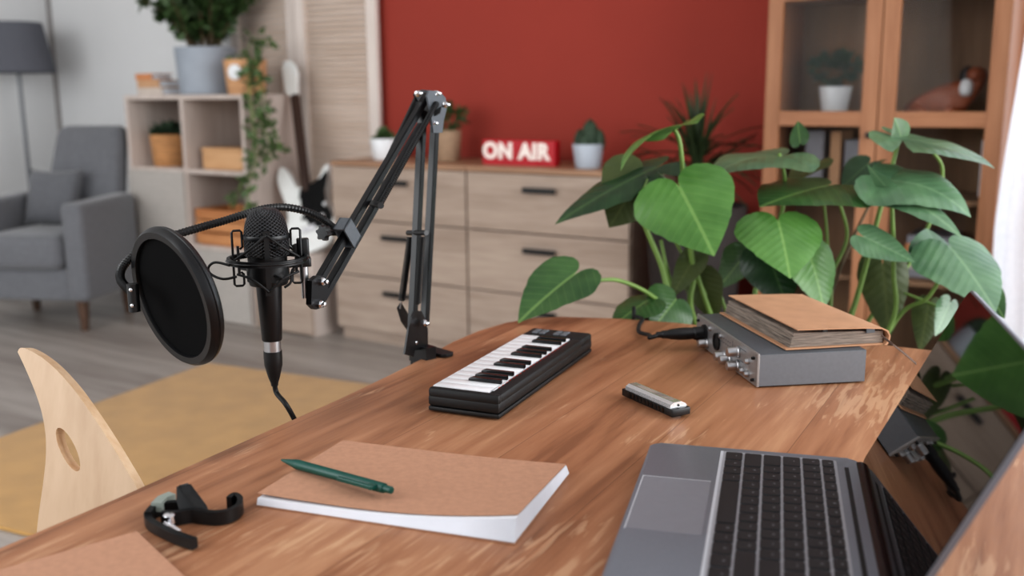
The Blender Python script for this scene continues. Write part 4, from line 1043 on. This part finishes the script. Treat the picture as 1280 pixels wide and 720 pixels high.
iv = thing('trailing_ivy', 'ivy trailing down the shelf side from a round tan basket', 'potted plant', (-3.775, 3.44, ST))
pot(iv, .09, .104, .165, M['basket'], 'basket')
bm = B(); lathe(bm, [(0, 0), (.037, 0), (.037, .006), (.03, .009), (0, .010)], 28, (.035, -.099, .105), Vector((.25, -1, .03))); obj('round_tag', bm, M['white'], iv)['label'] = 'round white disc on the basket'
livy = local(iv); bm = B(); bl_ = B()
strands = [[(-3.70, 3.42, 1.28), (-3.615, 3.36, 1.28), (-3.585, 3.35, 1.15), (-3.575, 3.34, 1.0), (-3.53, 3.34, .90), (-3.56, 3.33, .80)],
           [(-3.71, 3.42, 1.28), (-3.60, 3.37, 1.22), (-3.57, 3.37, 1.05), (-3.51, 3.37, .93), (-3.50, 3.37, .86)],
           [(-3.71, 3.40, 1.28), (-3.605, 3.30, 1.16), (-3.585, 3.29, .95), (-3.59, 3.27, .80), (-3.66, 3.26, .70), (-3.70, 3.26, .63)],
           [(-3.71, 3.40, 1.27), (-3.60, 3.30, 1.1), (-3.575, 3.30, .86), (-3.61, 3.27, .72), (-3.62, 3.27, .60)],
           [(-3.74, 3.44, 1.28), (-3.72, 3.42, 1.36), (-3.67, 3.42, 1.40)], [(-3.73, 3.44, 1.28), (-3.63, 3.42, 1.35), (-3.57, 3.42, 1.39)],
           [(-3.80, 3.44, 1.28), (-3.82, 3.42, 1.32)]]
for s in strands:
    pts = smooth_path([livy(p) for p in s], 9); tube(bm, pts, .0025, 5)
    for p in pts[4:]:
        for k in range(random.choice((1, 1, 2))):
            d = Vector((random.gauss(0, 1), random.gauss(-.3, 1), random.gauss(-.3, .8))); onelf(bl_, p + d * .008, d, random.uniform(.034, .056))
obj('stems', bm, M['stem'], iv); obj('foliage', bl_, M['ivy'], iv)

wp = thing('potted_succulent', 'small green succulent in a tan woven pot in the top left cubby', 'potted plant', (-4.375, 3.44, .764))
pot(wp, .092, .104, .165, M['wicker'], 'woven_pot'); bm = B()
for i in range(120):
    a = random.uniform(0, 2 * PI); e = random.uniform(.2, 1.45); onelf(bm, Vector((math.cos(a) * .04, math.sin(a) * .04, .15)), Vector((math.cos(a) * math.cos(e), math.sin(a) * math.cos(e), math.sin(e))), random.uniform(.06, .1))
obj('leaves', bm, M['cactus'], wp)
tr = thing('wooden_tray', 'tan rounded wooden box in the top right cubby', 'box', (-3.885, 3.44, .764))
bm = B(); prism(bm, rrect(-.165, .165, -.09, .09, .04), lambda x, y: Vector((x, y, 0)), (0, 0, .085), .012); obj('box_body', bm, M['lightwood'], tr, 30)
bm = B(); prism(bm, rrect(-.168, .168, -.093, .093, .04), lambda x, y: Vector((x, y, .0855)), (0, 0, .02), .006); obj('lid', bm, M['lightwood'], tr, 30)
cr = thing('wooden_crate', 'warm brown wooden slatted crate in the middle right cubby', 'crate', (-3.88, 3.43, .384))
bm = B(); box(bm, (-.17, .17), (-.11, .11), (0, .01))
for z in (.012, .072, .132):
    box(bm, (-.18, .18), (-.12, -.11), (z, z + .05)); box(bm, (-.18, .18), (.11, .12), (z, z + .05)); box(bm, (-.18, -.17), (-.11, .11), (z, z + .05)); box(bm, (.17, .18), (-.11, .11), (z, z + .05))
obj('slats', bm, M['orangewood'], cr)
for x in (-.168, .152):
    for y in (-.108, .092): bm = B(); box(bm, (x, x + .016), (y, y + .016), (.01, .182)); obj('corner_post', bm, M['orangewood'], cr)

# ------------------------------------------------------------------ white electric guitar on the low step, leaning on the screen
gt = thing('electric_guitar', 'white electric guitar with a black pickguard leaning beside the dresser', 'guitar', (-3.31, 3.385, .394))
gu = Vector((-.345, .25, .93)).normalized(); gf = Vector((.12, -1, 0)); gf = (gf - gu * gf.dot(gu)).normalized(); gx = (-gf).cross(gu).normalized()
gt.rotation_euler = Matrix((gx, -gf, gu)).transposed().to_euler()
body = [(0, 0), (.10, .012), (.155, .07), (.155, .14), (.122, .215), (.124, .265), (.155, .33), (.165, .385), (.14, .39), (.10, .345), (.06, .315), (.03, .32), (-.03, .32), (-.06, .34), (-.085, .39), (-.13, .46), (-.165, .455), (-.175, .39), (-.15, .30), (-.13, .23), (-.15, .16), (-.172, .09), (-.11, .012)]
sp_ = [(p.x, p.y) for p in smooth_path([(x, z, 0) for x, z in body + body[:1]], 4)[:-1]]
bm = B(); prism(bm, sp_, lambda x, z: Vector((x * .94, .022, z)), (0, -.042, 0), .006); obj('body', bm, M['white_gloss'], gt, 40)
pg = [(.03, .325), (.10, .335), (.146, .362), (.147, .335), (.118, .27), (.116, .21), (.147, .14), (.13, .095), (.06, .10), (.0, .13), (-.035, .20), (-.035, .315)]
bm = B(); prism(bm, pg, lambda x, z: Vector((x, -.0205, z)), (0, -.0025, 0)); obj('pickguard', bm, M['pickguard'], gt)
for z in (.17, .225, .28):
    bm = B(); box(bm, (-.04, .04), (-.027, -.022), (z - .009, z + .009), .002); obj('pickup', bm, M['pickguard'], gt)
bm = B(); box(bm, (-.04, .04), (-.03, -.02), (.095, .125), .002); obj('bridge', bm, M['chrome'], gt)
for x, z in ((.09, .15), (.105, .115), (.115, .20)):
    bm = B(); lathe(bm, [(.011, 0), (.009, .012), (0, .012)], 14, (x, -.0225, z), (0, -1, 0)); obj('control_knob', bm, M['white'], gt)
bm = B(); box(bm, (-.021, .021), (-.026, .0), (.30, .80), .003); obj('neck', bm, M['rosewood'], gt)
hd = [(-.024, .795), (-.05, .83), (-.055, .96), (-.035, .99), (.0, .985), (.03, .95), (.04, .90), (.026, .86), (.024, .795)]
bm = B(); prism(bm, hd, lambda x, z: Vector((x, -.006, z)), (0, -.016, 0), .002); obj('headstock', bm, M['white_gloss'], gt)
for k in range(6):
    bm = B(); rod(bm, (-.048, -.014, .838 + k * .022), (-.068, -.014, .838 + k * .022), .0055); obj('tuning_peg', bm, M['chrome'], gt)

# ------------------------------------------------------------------ louvred folding screen
fs_ = thing('folding_screen', 'pale wooden louvred folding screen standing behind the guitar', 'folding screen', (-3.69, 3.735, 0))
def spanel2(x0, x1, y0, y1):
    p0, p1 = Vector((x0 + 3.69, y0 - 3.735, 0)), Vector((x1 + 3.69, y1 - 3.735, 0)); d = (p1 - p0); w = d.length; d.normalize(); nn = Vector((-d.y, d.x, 0))
    P_ = lambda x, y, z: p0 + d * x + nn * y + Vector((0, 0, z))
    bm = B()
    for xa, xb, za, zb in ((0, .06, .02, 1.95), (w - .06, w, .02, 1.95), (.06, w - .06, .02, .12), (.06, w - .06, 1.85, 1.95)):
        vs = [bm.verts.new(P_(x, y, z)) for x in (xa, xb) for y in (-.013, .013) for z in (za, zb)]
        for f_ in [(0, 1, 3, 2), (4, 6, 7, 5), (0, 4, 5, 1), (2, 3, 7, 6), (0, 2, 6, 4), (1, 5, 7, 3)]: bm.faces.new([vs[i] for i in f_])
    fr = obj('panel_frame', bm, M['screenframe'], fs_)
    bm = B(); z = .135
    while z < 1.85:
        if True:
            vs = [bm.verts.new(P_(x, y, zz)) for x in (.058, w - .058) for y, zz in ((-.009, z), (.009, z + .013), (.009, z + .020), (-.009, z + .007))]
            for f_ in ((0, 1, 2, 3), (4, 5, 6, 7), (0, 1, 5, 4), (1, 2, 6, 5), (2, 3, 7, 6), (3, 0, 4, 7)): bm.faces.new([vs[i] for i in f_])
        z += .027
    obj('louvres', bm, M['screenwood'], fr)
spanel2(-3.70, -3.19, 3.722, 3.75); spanel2(-4.20, -3.702, 3.75, 3.722)

# ------------------------------------------------------------------ armchair, cushion, floor lamp
ac = thing('armchair', 'grey upholstered armchair with a dark wooden leg, left of the cube shelf', 'armchair', (-4.245, 2.795, 0), math.radians(24))
def soft(name, x, y, z, bev, m, par, taper=None, seg=4):
    bm = B(); box(bm, x, y, z, bev, seg)
    if taper: taper(bm)
    return obj(name, bm, m, par, 50)
soft('seat_base', (-.60, -.05), (.02, .56), (.15, .31), .015, M['fabric'], ac)
def armtap(bm):
    for v in bm.verts: v.co.z -= max(0, v.co.z - .3) * .12 * max(0, (.25 - v.co.y))
soft('arm', (-.115, 0), (0, .50), (.15, .635), .03, M['fabric'], ac, armtap); soft('arm', (-.67, -.555), (0, .50), (.15, .635), .03, M['fabric'], ac, armtap)
soft('seat_cushion', (-.55, -.12), (-.03, .44), (.305, .475), .045, M['fabric'], ac)
def bt(bm):
    for v in bm.verts:
        k = max(0, v.co.z - .3); v.co.y += k * .20
        if v.co.x < -.34: v.co.x += .20 * max(0, v.co.z - .45)
soft('backrest', (-.575, -.105), (.44, .57), (.31, .975), .05, M['fabric'], ac, bt)
for x in (-.07, -.60):
    for y in (.06, .46):
        bm = B(); rod(bm, (x, y, 0), (x, y, .152), .018, .030, 14); obj('leg', bm, M['dark_leg'], ac, 40)
lw = local(ac)
def cushion(bm, w, hgt, th):
    n = 16
    for s in (1, -1):
        g = [[bm.verts.new(((i / n - .5) * w * (1 - .10 * (1 - abs(2 * j / n - 1)) * 0 - .08 * (abs(2 * i / n - 1) * (1 - (2 * j / n - 1) ** 2))), s * th / 2 * max(0, (1 - (2 * i / n - 1) ** 4) * (1 - (2 * j / n - 1) ** 4)) ** .5, (j / n - .5) * hgt * (1 - .08 * (abs(2 * j / n - 1) * (1 - (2 * i / n - 1) ** 2))))) for j in range(n + 1)] for i in range(n + 1)]
        for i in range(n):
            for j in range(n): bm.faces.new((g[i][j], g[i + 1][j], g[i + 1][j + 1], g[i][j + 1]))
    bmesh.ops.remove_doubles(bm, verts=bm.verts, dist=.0005)
cu_ = Matrix.Translation(ac.location) @ Matrix.Rotation(math.radians(24), 4, 'Z') @ Vector((-.40, .40, .615))
bm = B(); cushion(bm, .30, .30, .11); cs = obj('cushion', bm, M['fabric2'], None, 180); cs.location = cu_ ; cs.rotation_euler = (math.radians(-20), 0, math.radians(24))
tag(cs, 'grey square cushion leaning on the backrest of the armchair', 'cushion')

fl = thing('floor_lamp', 'tall floor lamp with a dark grey cone shade behind the armchair', 'floor lamp', (-5.64, 3.40, 0))
bm = B(); lathe(bm, [(0, 0), (.14, 0), (.14, .012), (.02, .022), (0, .022)], 32); obj('base', bm, M['lamp_pole'], fl, 40)
bm = B(); rod(bm, (0, 0, .02), (0, 0, 1.40), .011); obj('pole', bm, M['lamp_pole'], fl, 40)
bm = B(); lathe(bm, [(.205, 0), (.150, .285), (.147, .285), (.202, 0), (.205, 0)], 48, (0, 0, 1.265)); obj('lamp_shade', bm, M['shade'], fl, 40)
bm = B(); rod(bm, (-.15, 0, 1.53), (.15, 0, 1.53), .003); rod(bm, (0, -.15, 1.53), (0, .15, 1.53), .003); rod(bm, (0, 0, 1.39), (0, 0, 1.54), .012); obj('shade_fitting', bm, M['lamp_pole'], fl)

# ------------------------------------------------------------------ glass fronted bookcase
BX0, BX1, BY = -1.165, -.405, 3.42; BB = 3.775
bk = thing('bookcase', 'warm pine bookcase with glazed doors in the right corner', 'bookcase', (BX0, BY, 0))
def bp_(name, x, y, z, m, par=None, bev=.0015): bm = B(); bxw(bm, bk, x, y, z, bev); return obj(name, bm, m, par or bk)
bp_('side_panel', (BX0, BX0 + .02), (BY + .022, BB), (0, 1.95), M['pine']); bp_('side_panel', (BX1 - .02, BX1), (BY + .022, BB), (0, 1.95), M['pine'])
bp_('top', (BX0 - .01, BX1 + .006), (BY, BB), (1.95, 1.975), M['pine_h']); bp_('plinth', (BX0 + .02, BX1 - .02), (BY + .03, BB - .01), (0, .07), M['pine_h'])
bp_('back_panel', (BX0 + .02, BX1 - .02), (BB - .008, BB), (.07, 1.95), M['pine_in'])
SZ = (.07, .49, .765, 1.035, 1.44)
for z in SZ: bp_('shelf_board', (BX0 + .021, BX1 - .021), (BY + .026, BB - .009), (z - .009, z + .009), M['pine_in'])
xm = (BX0 + BX1) / 2 + .002
for x0, x1, hx in ((BX0 + .001, xm - .002, xm - .02), (xm + .002, BX1 - .001, xm + .02)):
    d = bp_('door', (x0, x0 + .052), (BY, BY + .02), (.085, 1.945), M['pine'])
    bp_('stile', (x1 - .052, x1), (BY, BY + .02), (.085, 1.945), M['pine'], d)
    for za, zb in ((.085, .15), (1.007, 1.057), (1.423, 1.475), (1.885, 1.945)): bp_('rail', (x0 + .052, x1 - .052), (BY, BY + .02), (za, zb), M['pine_h'], d)
    for za, zb in ((.15, 1.007), (1.057, 1.423), (1.475, 1.885)): bp_('pane', (x0 + .05, x1 - .05), (BY + .008, BY + .012), (za, zb), M['glass'], d, 0)
    bm = B(); lathe(bm, [(.005, 0), (.005, .012), (.011, .016), (.011, .022), (0, .025)], 16, (hx - BX0, 0, .98), (0, -1, 0)); obj('knob', bm, M['black'], d)
bq = thing('potted_succulent', 'dark leafy plant in a white tapered pot behind the left glass door', 'potted plant', (-.972, 3.60, 1.0445))
pot(bq, .042, .056, .095, M['white']); bm = B(); leafblob(bm, (0, 0, .158), 240, (.08, .065, .05), .03); obj('foliage', bm, M['cactus'], bq)
book('grey book leaning on the shelf behind the left glass door', (-1.055, -.992), (3.56, 3.72), (.7745, .985), M['book_grey'], 'books in the bookcase')
book('beige narrow book standing between two grey books behind the glass', (-.968, -.932), (3.56, 3.72), (.7745, .985), M['book_tan'], 'books in the bookcase')
book('short grey book standing right of the beige book behind the glass', (-.918, -.872), (3.56, 3.72), (.7745, .955), M['book_grey'], 'books in the bookcase')
book('white book standing at the right edge behind the right glass door', (-.486, -.462), (3.60, 3.74), (.7745, .96), M['paper'], 'books in the bookcase')
zz = .4995
for k, (m, lab) in enumerate(((M['book_grey'], 'grey folder at the bottom of the stack low in the bookcase'), (M['book_pale'], 'pale folder, second from the bottom of the low stack'), (M['book_grey'], 'grey folder, third up in the low stack'), (M['book_orange'], 'orange brown folder near the top of the low stack'), (M['book_grey'], 'grey folder on top of the low stack in the bookcase'))):
    book(lab, (-.70 + .004 * k, -.54), (3.52, 3.72), (zz, zz + .028), m, 'stack low in the bookcase', 'folder'); zz += .0285
# dog figurine
dg = thing('dog_figurine', 'brown and white lying dog figurine behind the upper right glass door', 'figurine', (-.60, 3.58, 1.0445))
def skin(name, pts, edges, rad, m, par):
    me = bpy.data.meshes.new(name); me.from_pydata([Vector(p) for p in pts], edges, []); o = bpy.data.objects.new(name, me); COL.objects.link(o); o.parent = par
    md = o.modifiers.new('skin', 'SKIN'); md.use_smooth_shade = True
    for i, r in enumerate(rad): me.skin_vertices[0].data[i].radius = (r, r)
    me.skin_vertices[0].data[0].use_root = True
    s = o.modifiers.new('sub', 'SUBSURF'); s.levels = 2; s.render_levels = 2
    me.materials.append(m); return o
skin('body', [(-.10, 0, .045), (-.03, 0, .052), (.05, 0, .062), (.085, -.01, .10), (.095, -.02, .135), (.07, -.06, .128), (.05, -.03, .02), (.0, -.07, .012), (-.10, -.04, .015), (-.05, -.07, .012), (-.14, .02, .02)],
     [(0, 1), (1, 2), (2, 3), (3, 4), (4, 5), (2, 6), (6, 7), (0, 8), (8, 9), (0, 10)], [.042, .043, .046, .034, .036, .02, .02, .013, .024, .012, .010], M['brown_fur'], dg)
for x in (.062, .132):
    skin('ear', [(x, -.005, .158), (x + (.012 if x > .1 else -.008), -.012, .125), (x + (.012 if x > .1 else -.01), -.015, .095)], [(0, 1), (1, 2)], [.015, .026, .018], M['dark_fur'], dg)
skin('white_bib', [(.062, -.034, .118), (.062, -.040, .085), (.06, -.044, .055)], [(0, 1), (1, 2)], [.018, .026, .02], M['white'], dg)

# ------------------------------------------------------------------ dracaena in a dark planter between dresser and bookcase
dc = thing('dracaena', 'dark spiky leaved plant in a dark planter between dresser and bookcase', 'potted plant', (-1.40, 3.40, 0))
pot(dc, .13, .185, .72, M['dark_planter'], 'planter', .01)
bm = B(); tube(bm, [(0, 0, .70), (.005, 0, .80), (0, .01, .90)], .02, 8); obj('trunk', bm, M['bark'], dc, 180)
bm = B()
for i in range(70):
    a = random.uniform(0, 2 * PI); e = random.uniform(.15, 1.5); Ld = random.uniform(.28, .42); o = Vector((0, 0, random.uniform(.78, .92))); d = Vector((math.cos(a) * math.cos(e), math.sin(a) * math.cos(e), math.sin(e))); sd = Vector((-math.sin(a), math.cos(a), 0)); prev = None
    for k in range(8):
        t = k / 7; p = o + d * Ld * t + Vector((0, 0, -.16 * t * t * (1 - .5 * math.sin(e)))); w_ = .012 * (1 - t) ** .7 * (.5 + min(1, t * 5) * .5)
        p.y = min(p.y, .37)
        if p.y > -.01: p.x = min(p.x, .215)
        if p.z < .87: p.x = max(p.x, -.222)
        cur = [bm.verts.new(p - sd * w_ + Vector((0, 0, .004))), bm.verts.new(p), bm.verts.new(p + sd * w_ + Vector((0, 0, .004)))]
        if prev:
            for q in (0, 1): bm.faces.new((prev[q], prev[q + 1], cur[q + 1], cur[q]))
        prev = cur
obj('leaves', bm, M['spike'], dc, 180)

# ------------------------------------------------------------------ big heart leaved plant behind the desk
pc = PD(985, 420, 1.98); pc.z = 0
mp_ = thing('monstera', 'large green heart leaved plant standing behind the desk', 'potted plant', pc)
pot(mp_, .13, .17, .46, M['dark_planter'], 'planter', .01)
lm2 = local(mp_)
GP = [(0, 1), (6, .90), (14, .80), (25, .70), (40, .61), (60, .56), (80, .54), (98, .50), (116, .45), (134, .385), (149, .32), (161, .25), (170, .17), (176, .09), (180, .04)]
def gr(a):
    for (a0, r0), (a1, r1) in zip(GP, GP[1:]):
        if a0 <= a <= a1:
            t = (a - a0) / (a1 - a0); t = t * t * (3 - 2 * t) if a0 > 20 else t; return r0 + (r1 - r0) * t
    return .06
def leaf(b, t, s, m, fold=.12, droop=.12, splits=(), curl=0., name='leaf', arch=0., up=False):
    """heart shaped blade: petiole joint b, tip t, s = point on the widest edge; each is (px, py, depth) of the photo"""
    b, t, s = PD(*b), PD(*t), PD(*s); X = t - b; Ln = X.length; X.normalize(); S = s - b; S = S - X * S.dot(X); hw = S.length; Y = S.normalized(); Z = X.cross(Y).normalized()
    if (Z.z < 0) if up else (Z.dot(b - CAM) > 0): Z = -Z       # upper side towards the lens
    ys = hw / (.54 * Ln)
    bm = B(); uvl = bm.loops.layers.uv.new('UVMap'); na, nr = 72, 8; uvs = {}
    cvert = bm.verts.new(lm2(b)); uvs[cvert] = (0, 0); rings = []
    for k in range(1, nr + 1):
        row = []
        for i in range(na):
            ang = 360 * i / na - 180; a = abs(ang); r = gr(a)
            for sa, sw, sdp in splits:
                dd = abs(ang - sa)
                if dd < sw: r *= 1 - sdp * (1 - dd / sw) * (1 if k > nr * .45 else 0)
            r *= k / nr; x = r * math.cos(math.radians(ang)) * Ln; y = r * math.sin(math.radians(ang)) * Ln * ys
            z = fold * abs(y) - droop * Ln * (max(0, x) / Ln) ** 2 - .22 * hw * (abs(y) / hw) ** 2 + curl * y + arch * Ln * 4 * max(0, x / Ln) * (1 - min(1, x / Ln)) + .012 * Ln * math.sin(x / Ln * 14 + abs(y) / hw * 3) * abs(y) / hw
            v = bm.verts.new(lm2(b + X * x + Y * y + Z * z)); uvs[v] = (x / Ln, y / Ln); row.append(v)
        rings.append(row)
    for i in range(na):
        if i == 0: pass
        bm.faces.new((cvert, rings[0][i], rings[0][(i + 1) % na]))
        for k in range(nr - 1): bm.faces.new((rings[k][i], rings[k + 1][i], rings[k + 1][(i + 1) % na], rings[k][(i + 1) % na]))
    for f_ in bm.faces:
        for l_ in f_.loops: l_[uvl].uv = uvs[l_.vert]
    return obj(name, bm, m, mp_, 180)
def stem(pts, r=.0045, m=None):
    bm = B(); q = smooth_path([lm2(PD(*p)) if len(p) == 3 and p[0] > 10 else Vector(p) for p in pts], 7); tube(bm, q, [r * (1.25 - .5 * (1 - i / len(q))) for i in range(len(q))], 8); return obj('stem', bm, m or M['stem'], mp_, 180)
R_ = lambda dx, dy=0: (dx, dy, .47)
Lb, Lm, Ld_, Lp, Lo = M['leaf_bright'], M['leaf_mid'], M['leaf_dark'], M['leaf_pale'], M['leaf_olive']
# left group
leaf((851, 237, 1.74), (893, 316, 1.68), (803, 290, 1.72), Lb, .10, .10)                                  # large front heart
leaf((848, 161, 1.76), (776, 214, 1.73), (818, 178, 1.83), Lb, .12, .0, arch=.17, up=True)
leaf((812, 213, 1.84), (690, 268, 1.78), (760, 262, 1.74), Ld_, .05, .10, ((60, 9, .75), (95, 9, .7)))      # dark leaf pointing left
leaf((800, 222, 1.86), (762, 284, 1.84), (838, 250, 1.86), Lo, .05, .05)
leaf((714, 346, 1.72), (646, 397, 1.66), (693, 320, 1.77), Lm, .30, .10)                                   # low left heart
leaf((806, 378, 1.80), (764, 404, 1.74), (790, 366, 1.84), Lm, .1, .1)
leaf((842, 378, 1.82), (816, 412, 1.78), (868, 402, 1.82), Lm, .1, .1)
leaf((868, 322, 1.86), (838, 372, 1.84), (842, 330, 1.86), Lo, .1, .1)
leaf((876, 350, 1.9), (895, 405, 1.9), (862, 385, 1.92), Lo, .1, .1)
# middle group
leaf((974, 281, 1.76), (990, 344, 1.70), (921, 296, 1.74), Lb, .08, .10)
leaf((1012, 318, 1.80), (1034, 386, 1.78), (1052, 338, 1.82), Lb, .1, .08)
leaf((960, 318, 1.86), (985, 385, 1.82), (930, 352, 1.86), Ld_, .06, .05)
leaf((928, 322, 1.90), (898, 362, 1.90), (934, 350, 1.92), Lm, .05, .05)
leaf((1030, 233, 1.84), (950, 250, 1.76), (995, 214, 1.96), Lm, .12, .08)
leaf((974, 196, 1.88), (888, 223, 1.84), (950, 181, 1.99), Lp, .10, .0, arch=.10, up=True)
leaf((1000, 176, 1.92), (996, 150, 1.94), (986, 170, 1.94), Lm, .3, .1)
leaf((1018, 205, 2.0), (985, 228, 1.98), (1010, 196, 2.06), Lo, .2, .1)
leaf((1084, 206, 2.02), (1052, 232, 2.0), (1082, 236, 1.98), Ld_, .1, .1)
leaf((1072, 214, 2.06), (1108, 196, 2.04), (1088, 200, 2.1), Lo, .1, .1)
# right group
leaf((1110, 226, 1.80), (1214, 272, 1.73), (1158, 214, 1.85), Lp, .10, .0, arch=.12)
leaf((1113, 240, 1.775), (1084, 206, 1.75), (1109, 218, 1.75), Lp, .1, .0)
leaf((1108, 238, 1.78), (1203, 298, 1.67), (1132, 276, 1.70), Lp, .05, .0, arch=.06)
leaf((1126, 172, 1.86), (1244, 211, 1.78), (1180, 176, 1.92), Lp, .12, .0, ((-70, 9, .6), (70, 8, .5)), arch=.05, up=True)
leaf((1126, 170, 1.86), (1120, 147, 1.84), (1138, 158, 1.87), Lm, .2, .1)
leaf((1084, 298, 1.75), (1144, 327, 1.72), (1098, 328, 1.72), Lp, .14, .02)
leaf((1192, 314, 1.78), (1250, 384, 1.70), (1236, 300, 1.82), Lp, .06, .10)
leaf((1176, 322, 1.80), (1160, 284, 1.84), (1196, 296, 1.86), Lp, .1, .05)
leaf((1236, 366, 1.82), (1256, 398, 1.80), (1226, 384, 1.82), Lm, .1, .1)
leaf((1104, 335, 1.96), (1112, 424, 1.94), (1074, 372, 1.96), Lo, .05, .05)
leaf((1160, 385, 1.94), (1150, 440, 1.92), (1136, 405, 1.94), Lo, .05, .05)
leaf((1186, 382, 1.86), (1170, 420, 1.84), (1196, 396, 1.86), Lp, .1, .05)
# stems
stem([(809, 220, 1.85), (800, 262, 1.85), (826, 330, 1.86), (848, 395, 1.88), R_(-.10)], .0055)
stem([(826, 300, 1.88), (836, 345, 1.88), (856, 405, 1.90), R_(-.09)], .0045)
stem([(843, 162, 1.765), (850, 180, 1.77), (855, 232, 1.80), (862, 300, 1.84), (867, 345, 1.87), (868, 400, 1.9), R_(-.08)], .005)
stem([(851, 237, 1.745), (862, 262, 1.84), (866, 320, 1.87), (888, 392, 1.9), R_(-.07)], .0045)
stem([(714, 347, 1.725), (745, 350, 1.73), (775, 351, 1.76), (812, 368, 1.80), (840, 398, 1.86), R_(-.11)], .004)
stem([(838, 290, 1.9), (868, 345, 1.9), (898, 395, 1.92), R_(-.05)], .004)
stem([(872, 338, 1.9), (898, 365, 1.92), (912, 400, 1.94), R_(-.03)], .0035)
stem([(974, 192, 1.88), (981, 225, 1.90), (976, 270, 1.94), (950, 340, 1.97), (940, 410, 1.98), R_(-.05)], .0045)
stem([(1040, 234, 1.85), (1052, 262, 1.9), (1058, 300, 1.94), (1035, 350, 1.95), (1012, 400, 1.96), R_(.0)], .004)
stem([(1028, 238, 1.9), (1034, 300, 1.95), (1036, 400, 1.97), R_(.02)], .0035)
stem([(974, 281, 1.765), (978, 274, 1.79), (972, 290, 1.84), (960, 350, 1.92), (950, 405, 1.95), R_(-.02)], .004)
stem([(1124, 172, 1.865), (1116, 205, 1.88), (1098, 270, 1.90), (1080, 340, 1.93), (1060, 405, 1.95), R_(.05)], .005)
stem([(1111, 234, 1.81), (1115, 262, 1.84), (1117, 340, 1.88), (1112, 410, 1.92), R_(.08)], .0045)
stem([(1166, 190, 1.9), (1178, 212, 1.92), (1170, 260, 1.95), (1130, 340, 1.98), (1080, 410, 1.99), R_(.06)], .004)
stem([(1094, 242, 2.04), (1070, 290, 2.03), (1045, 350, 2.01), (1030, 405, 2.0), R_(.03)], .0035, M['bark'])
stem([(1190, 318, 1.79), (1160, 372, 1.86), (1120, 400, 1.92), R_(.10)], .004)
stem([(1130, 366, 1.92), (1160, 378, 1.9), (1190, 392, 1.88)], .003)
stem([(1012, 318, 1.81), (1014, 300, 1.86), (1000, 340, 1.93), (980, 405, 1.96), R_(.0)], .004)

# ------------------------------------------------------------------ light
w = bpy.data.worlds.new('daylight'); SC.world = w; w.use_nodes = True
bg = w.node_tree.nodes['Background']; bg.inputs[0].default_value = (.93, .96, 1, 1); bg.inputs[1].default_value = .75
def area(name, loc, to, size, power, col=(1, 1, 1)):
    l = bpy.data.lights.new(name, 'AREA'); l.shape = 'RECTANGLE'; l.size, l.size_y = size; l.energy = power; l.color = col
    o = bpy.data.objects.new(name, l); COL.objects.link(o); o.location = loc
    o.rotation_euler = (Vector(to) - Vector(loc)).to_track_quat('-Z', 'Y').to_euler(); return o
area('outdoor_daylight', (.6, 4.5, 1.4), (.3, 3, 1.2), (2.2, 2.4), 46, (.96, .98, 1))
area('right_window_daylight', (2.15, 1.9, 1.45), (-1.5, 1.9, .9), (2.6, 2.1), 100, (.97, .985, 1))
area('left_fill', (-3.0, -1.2, 1.8), (-4.6, 3.6, .9), (3.6, 1.8), 78, (.97, .99, 1))  # unseen fill added to brighten the far left of the room, no window there
SC.view_settings.view_transform = 'Standard'; SC.view_settings.look = 'Medium High Contrast'; SC.view_settings.exposure = .12
SC.cycles.use_denoising = True
SC.cycles.max_bounces = 8; SC.cycles.transparent_max_bounces = 12
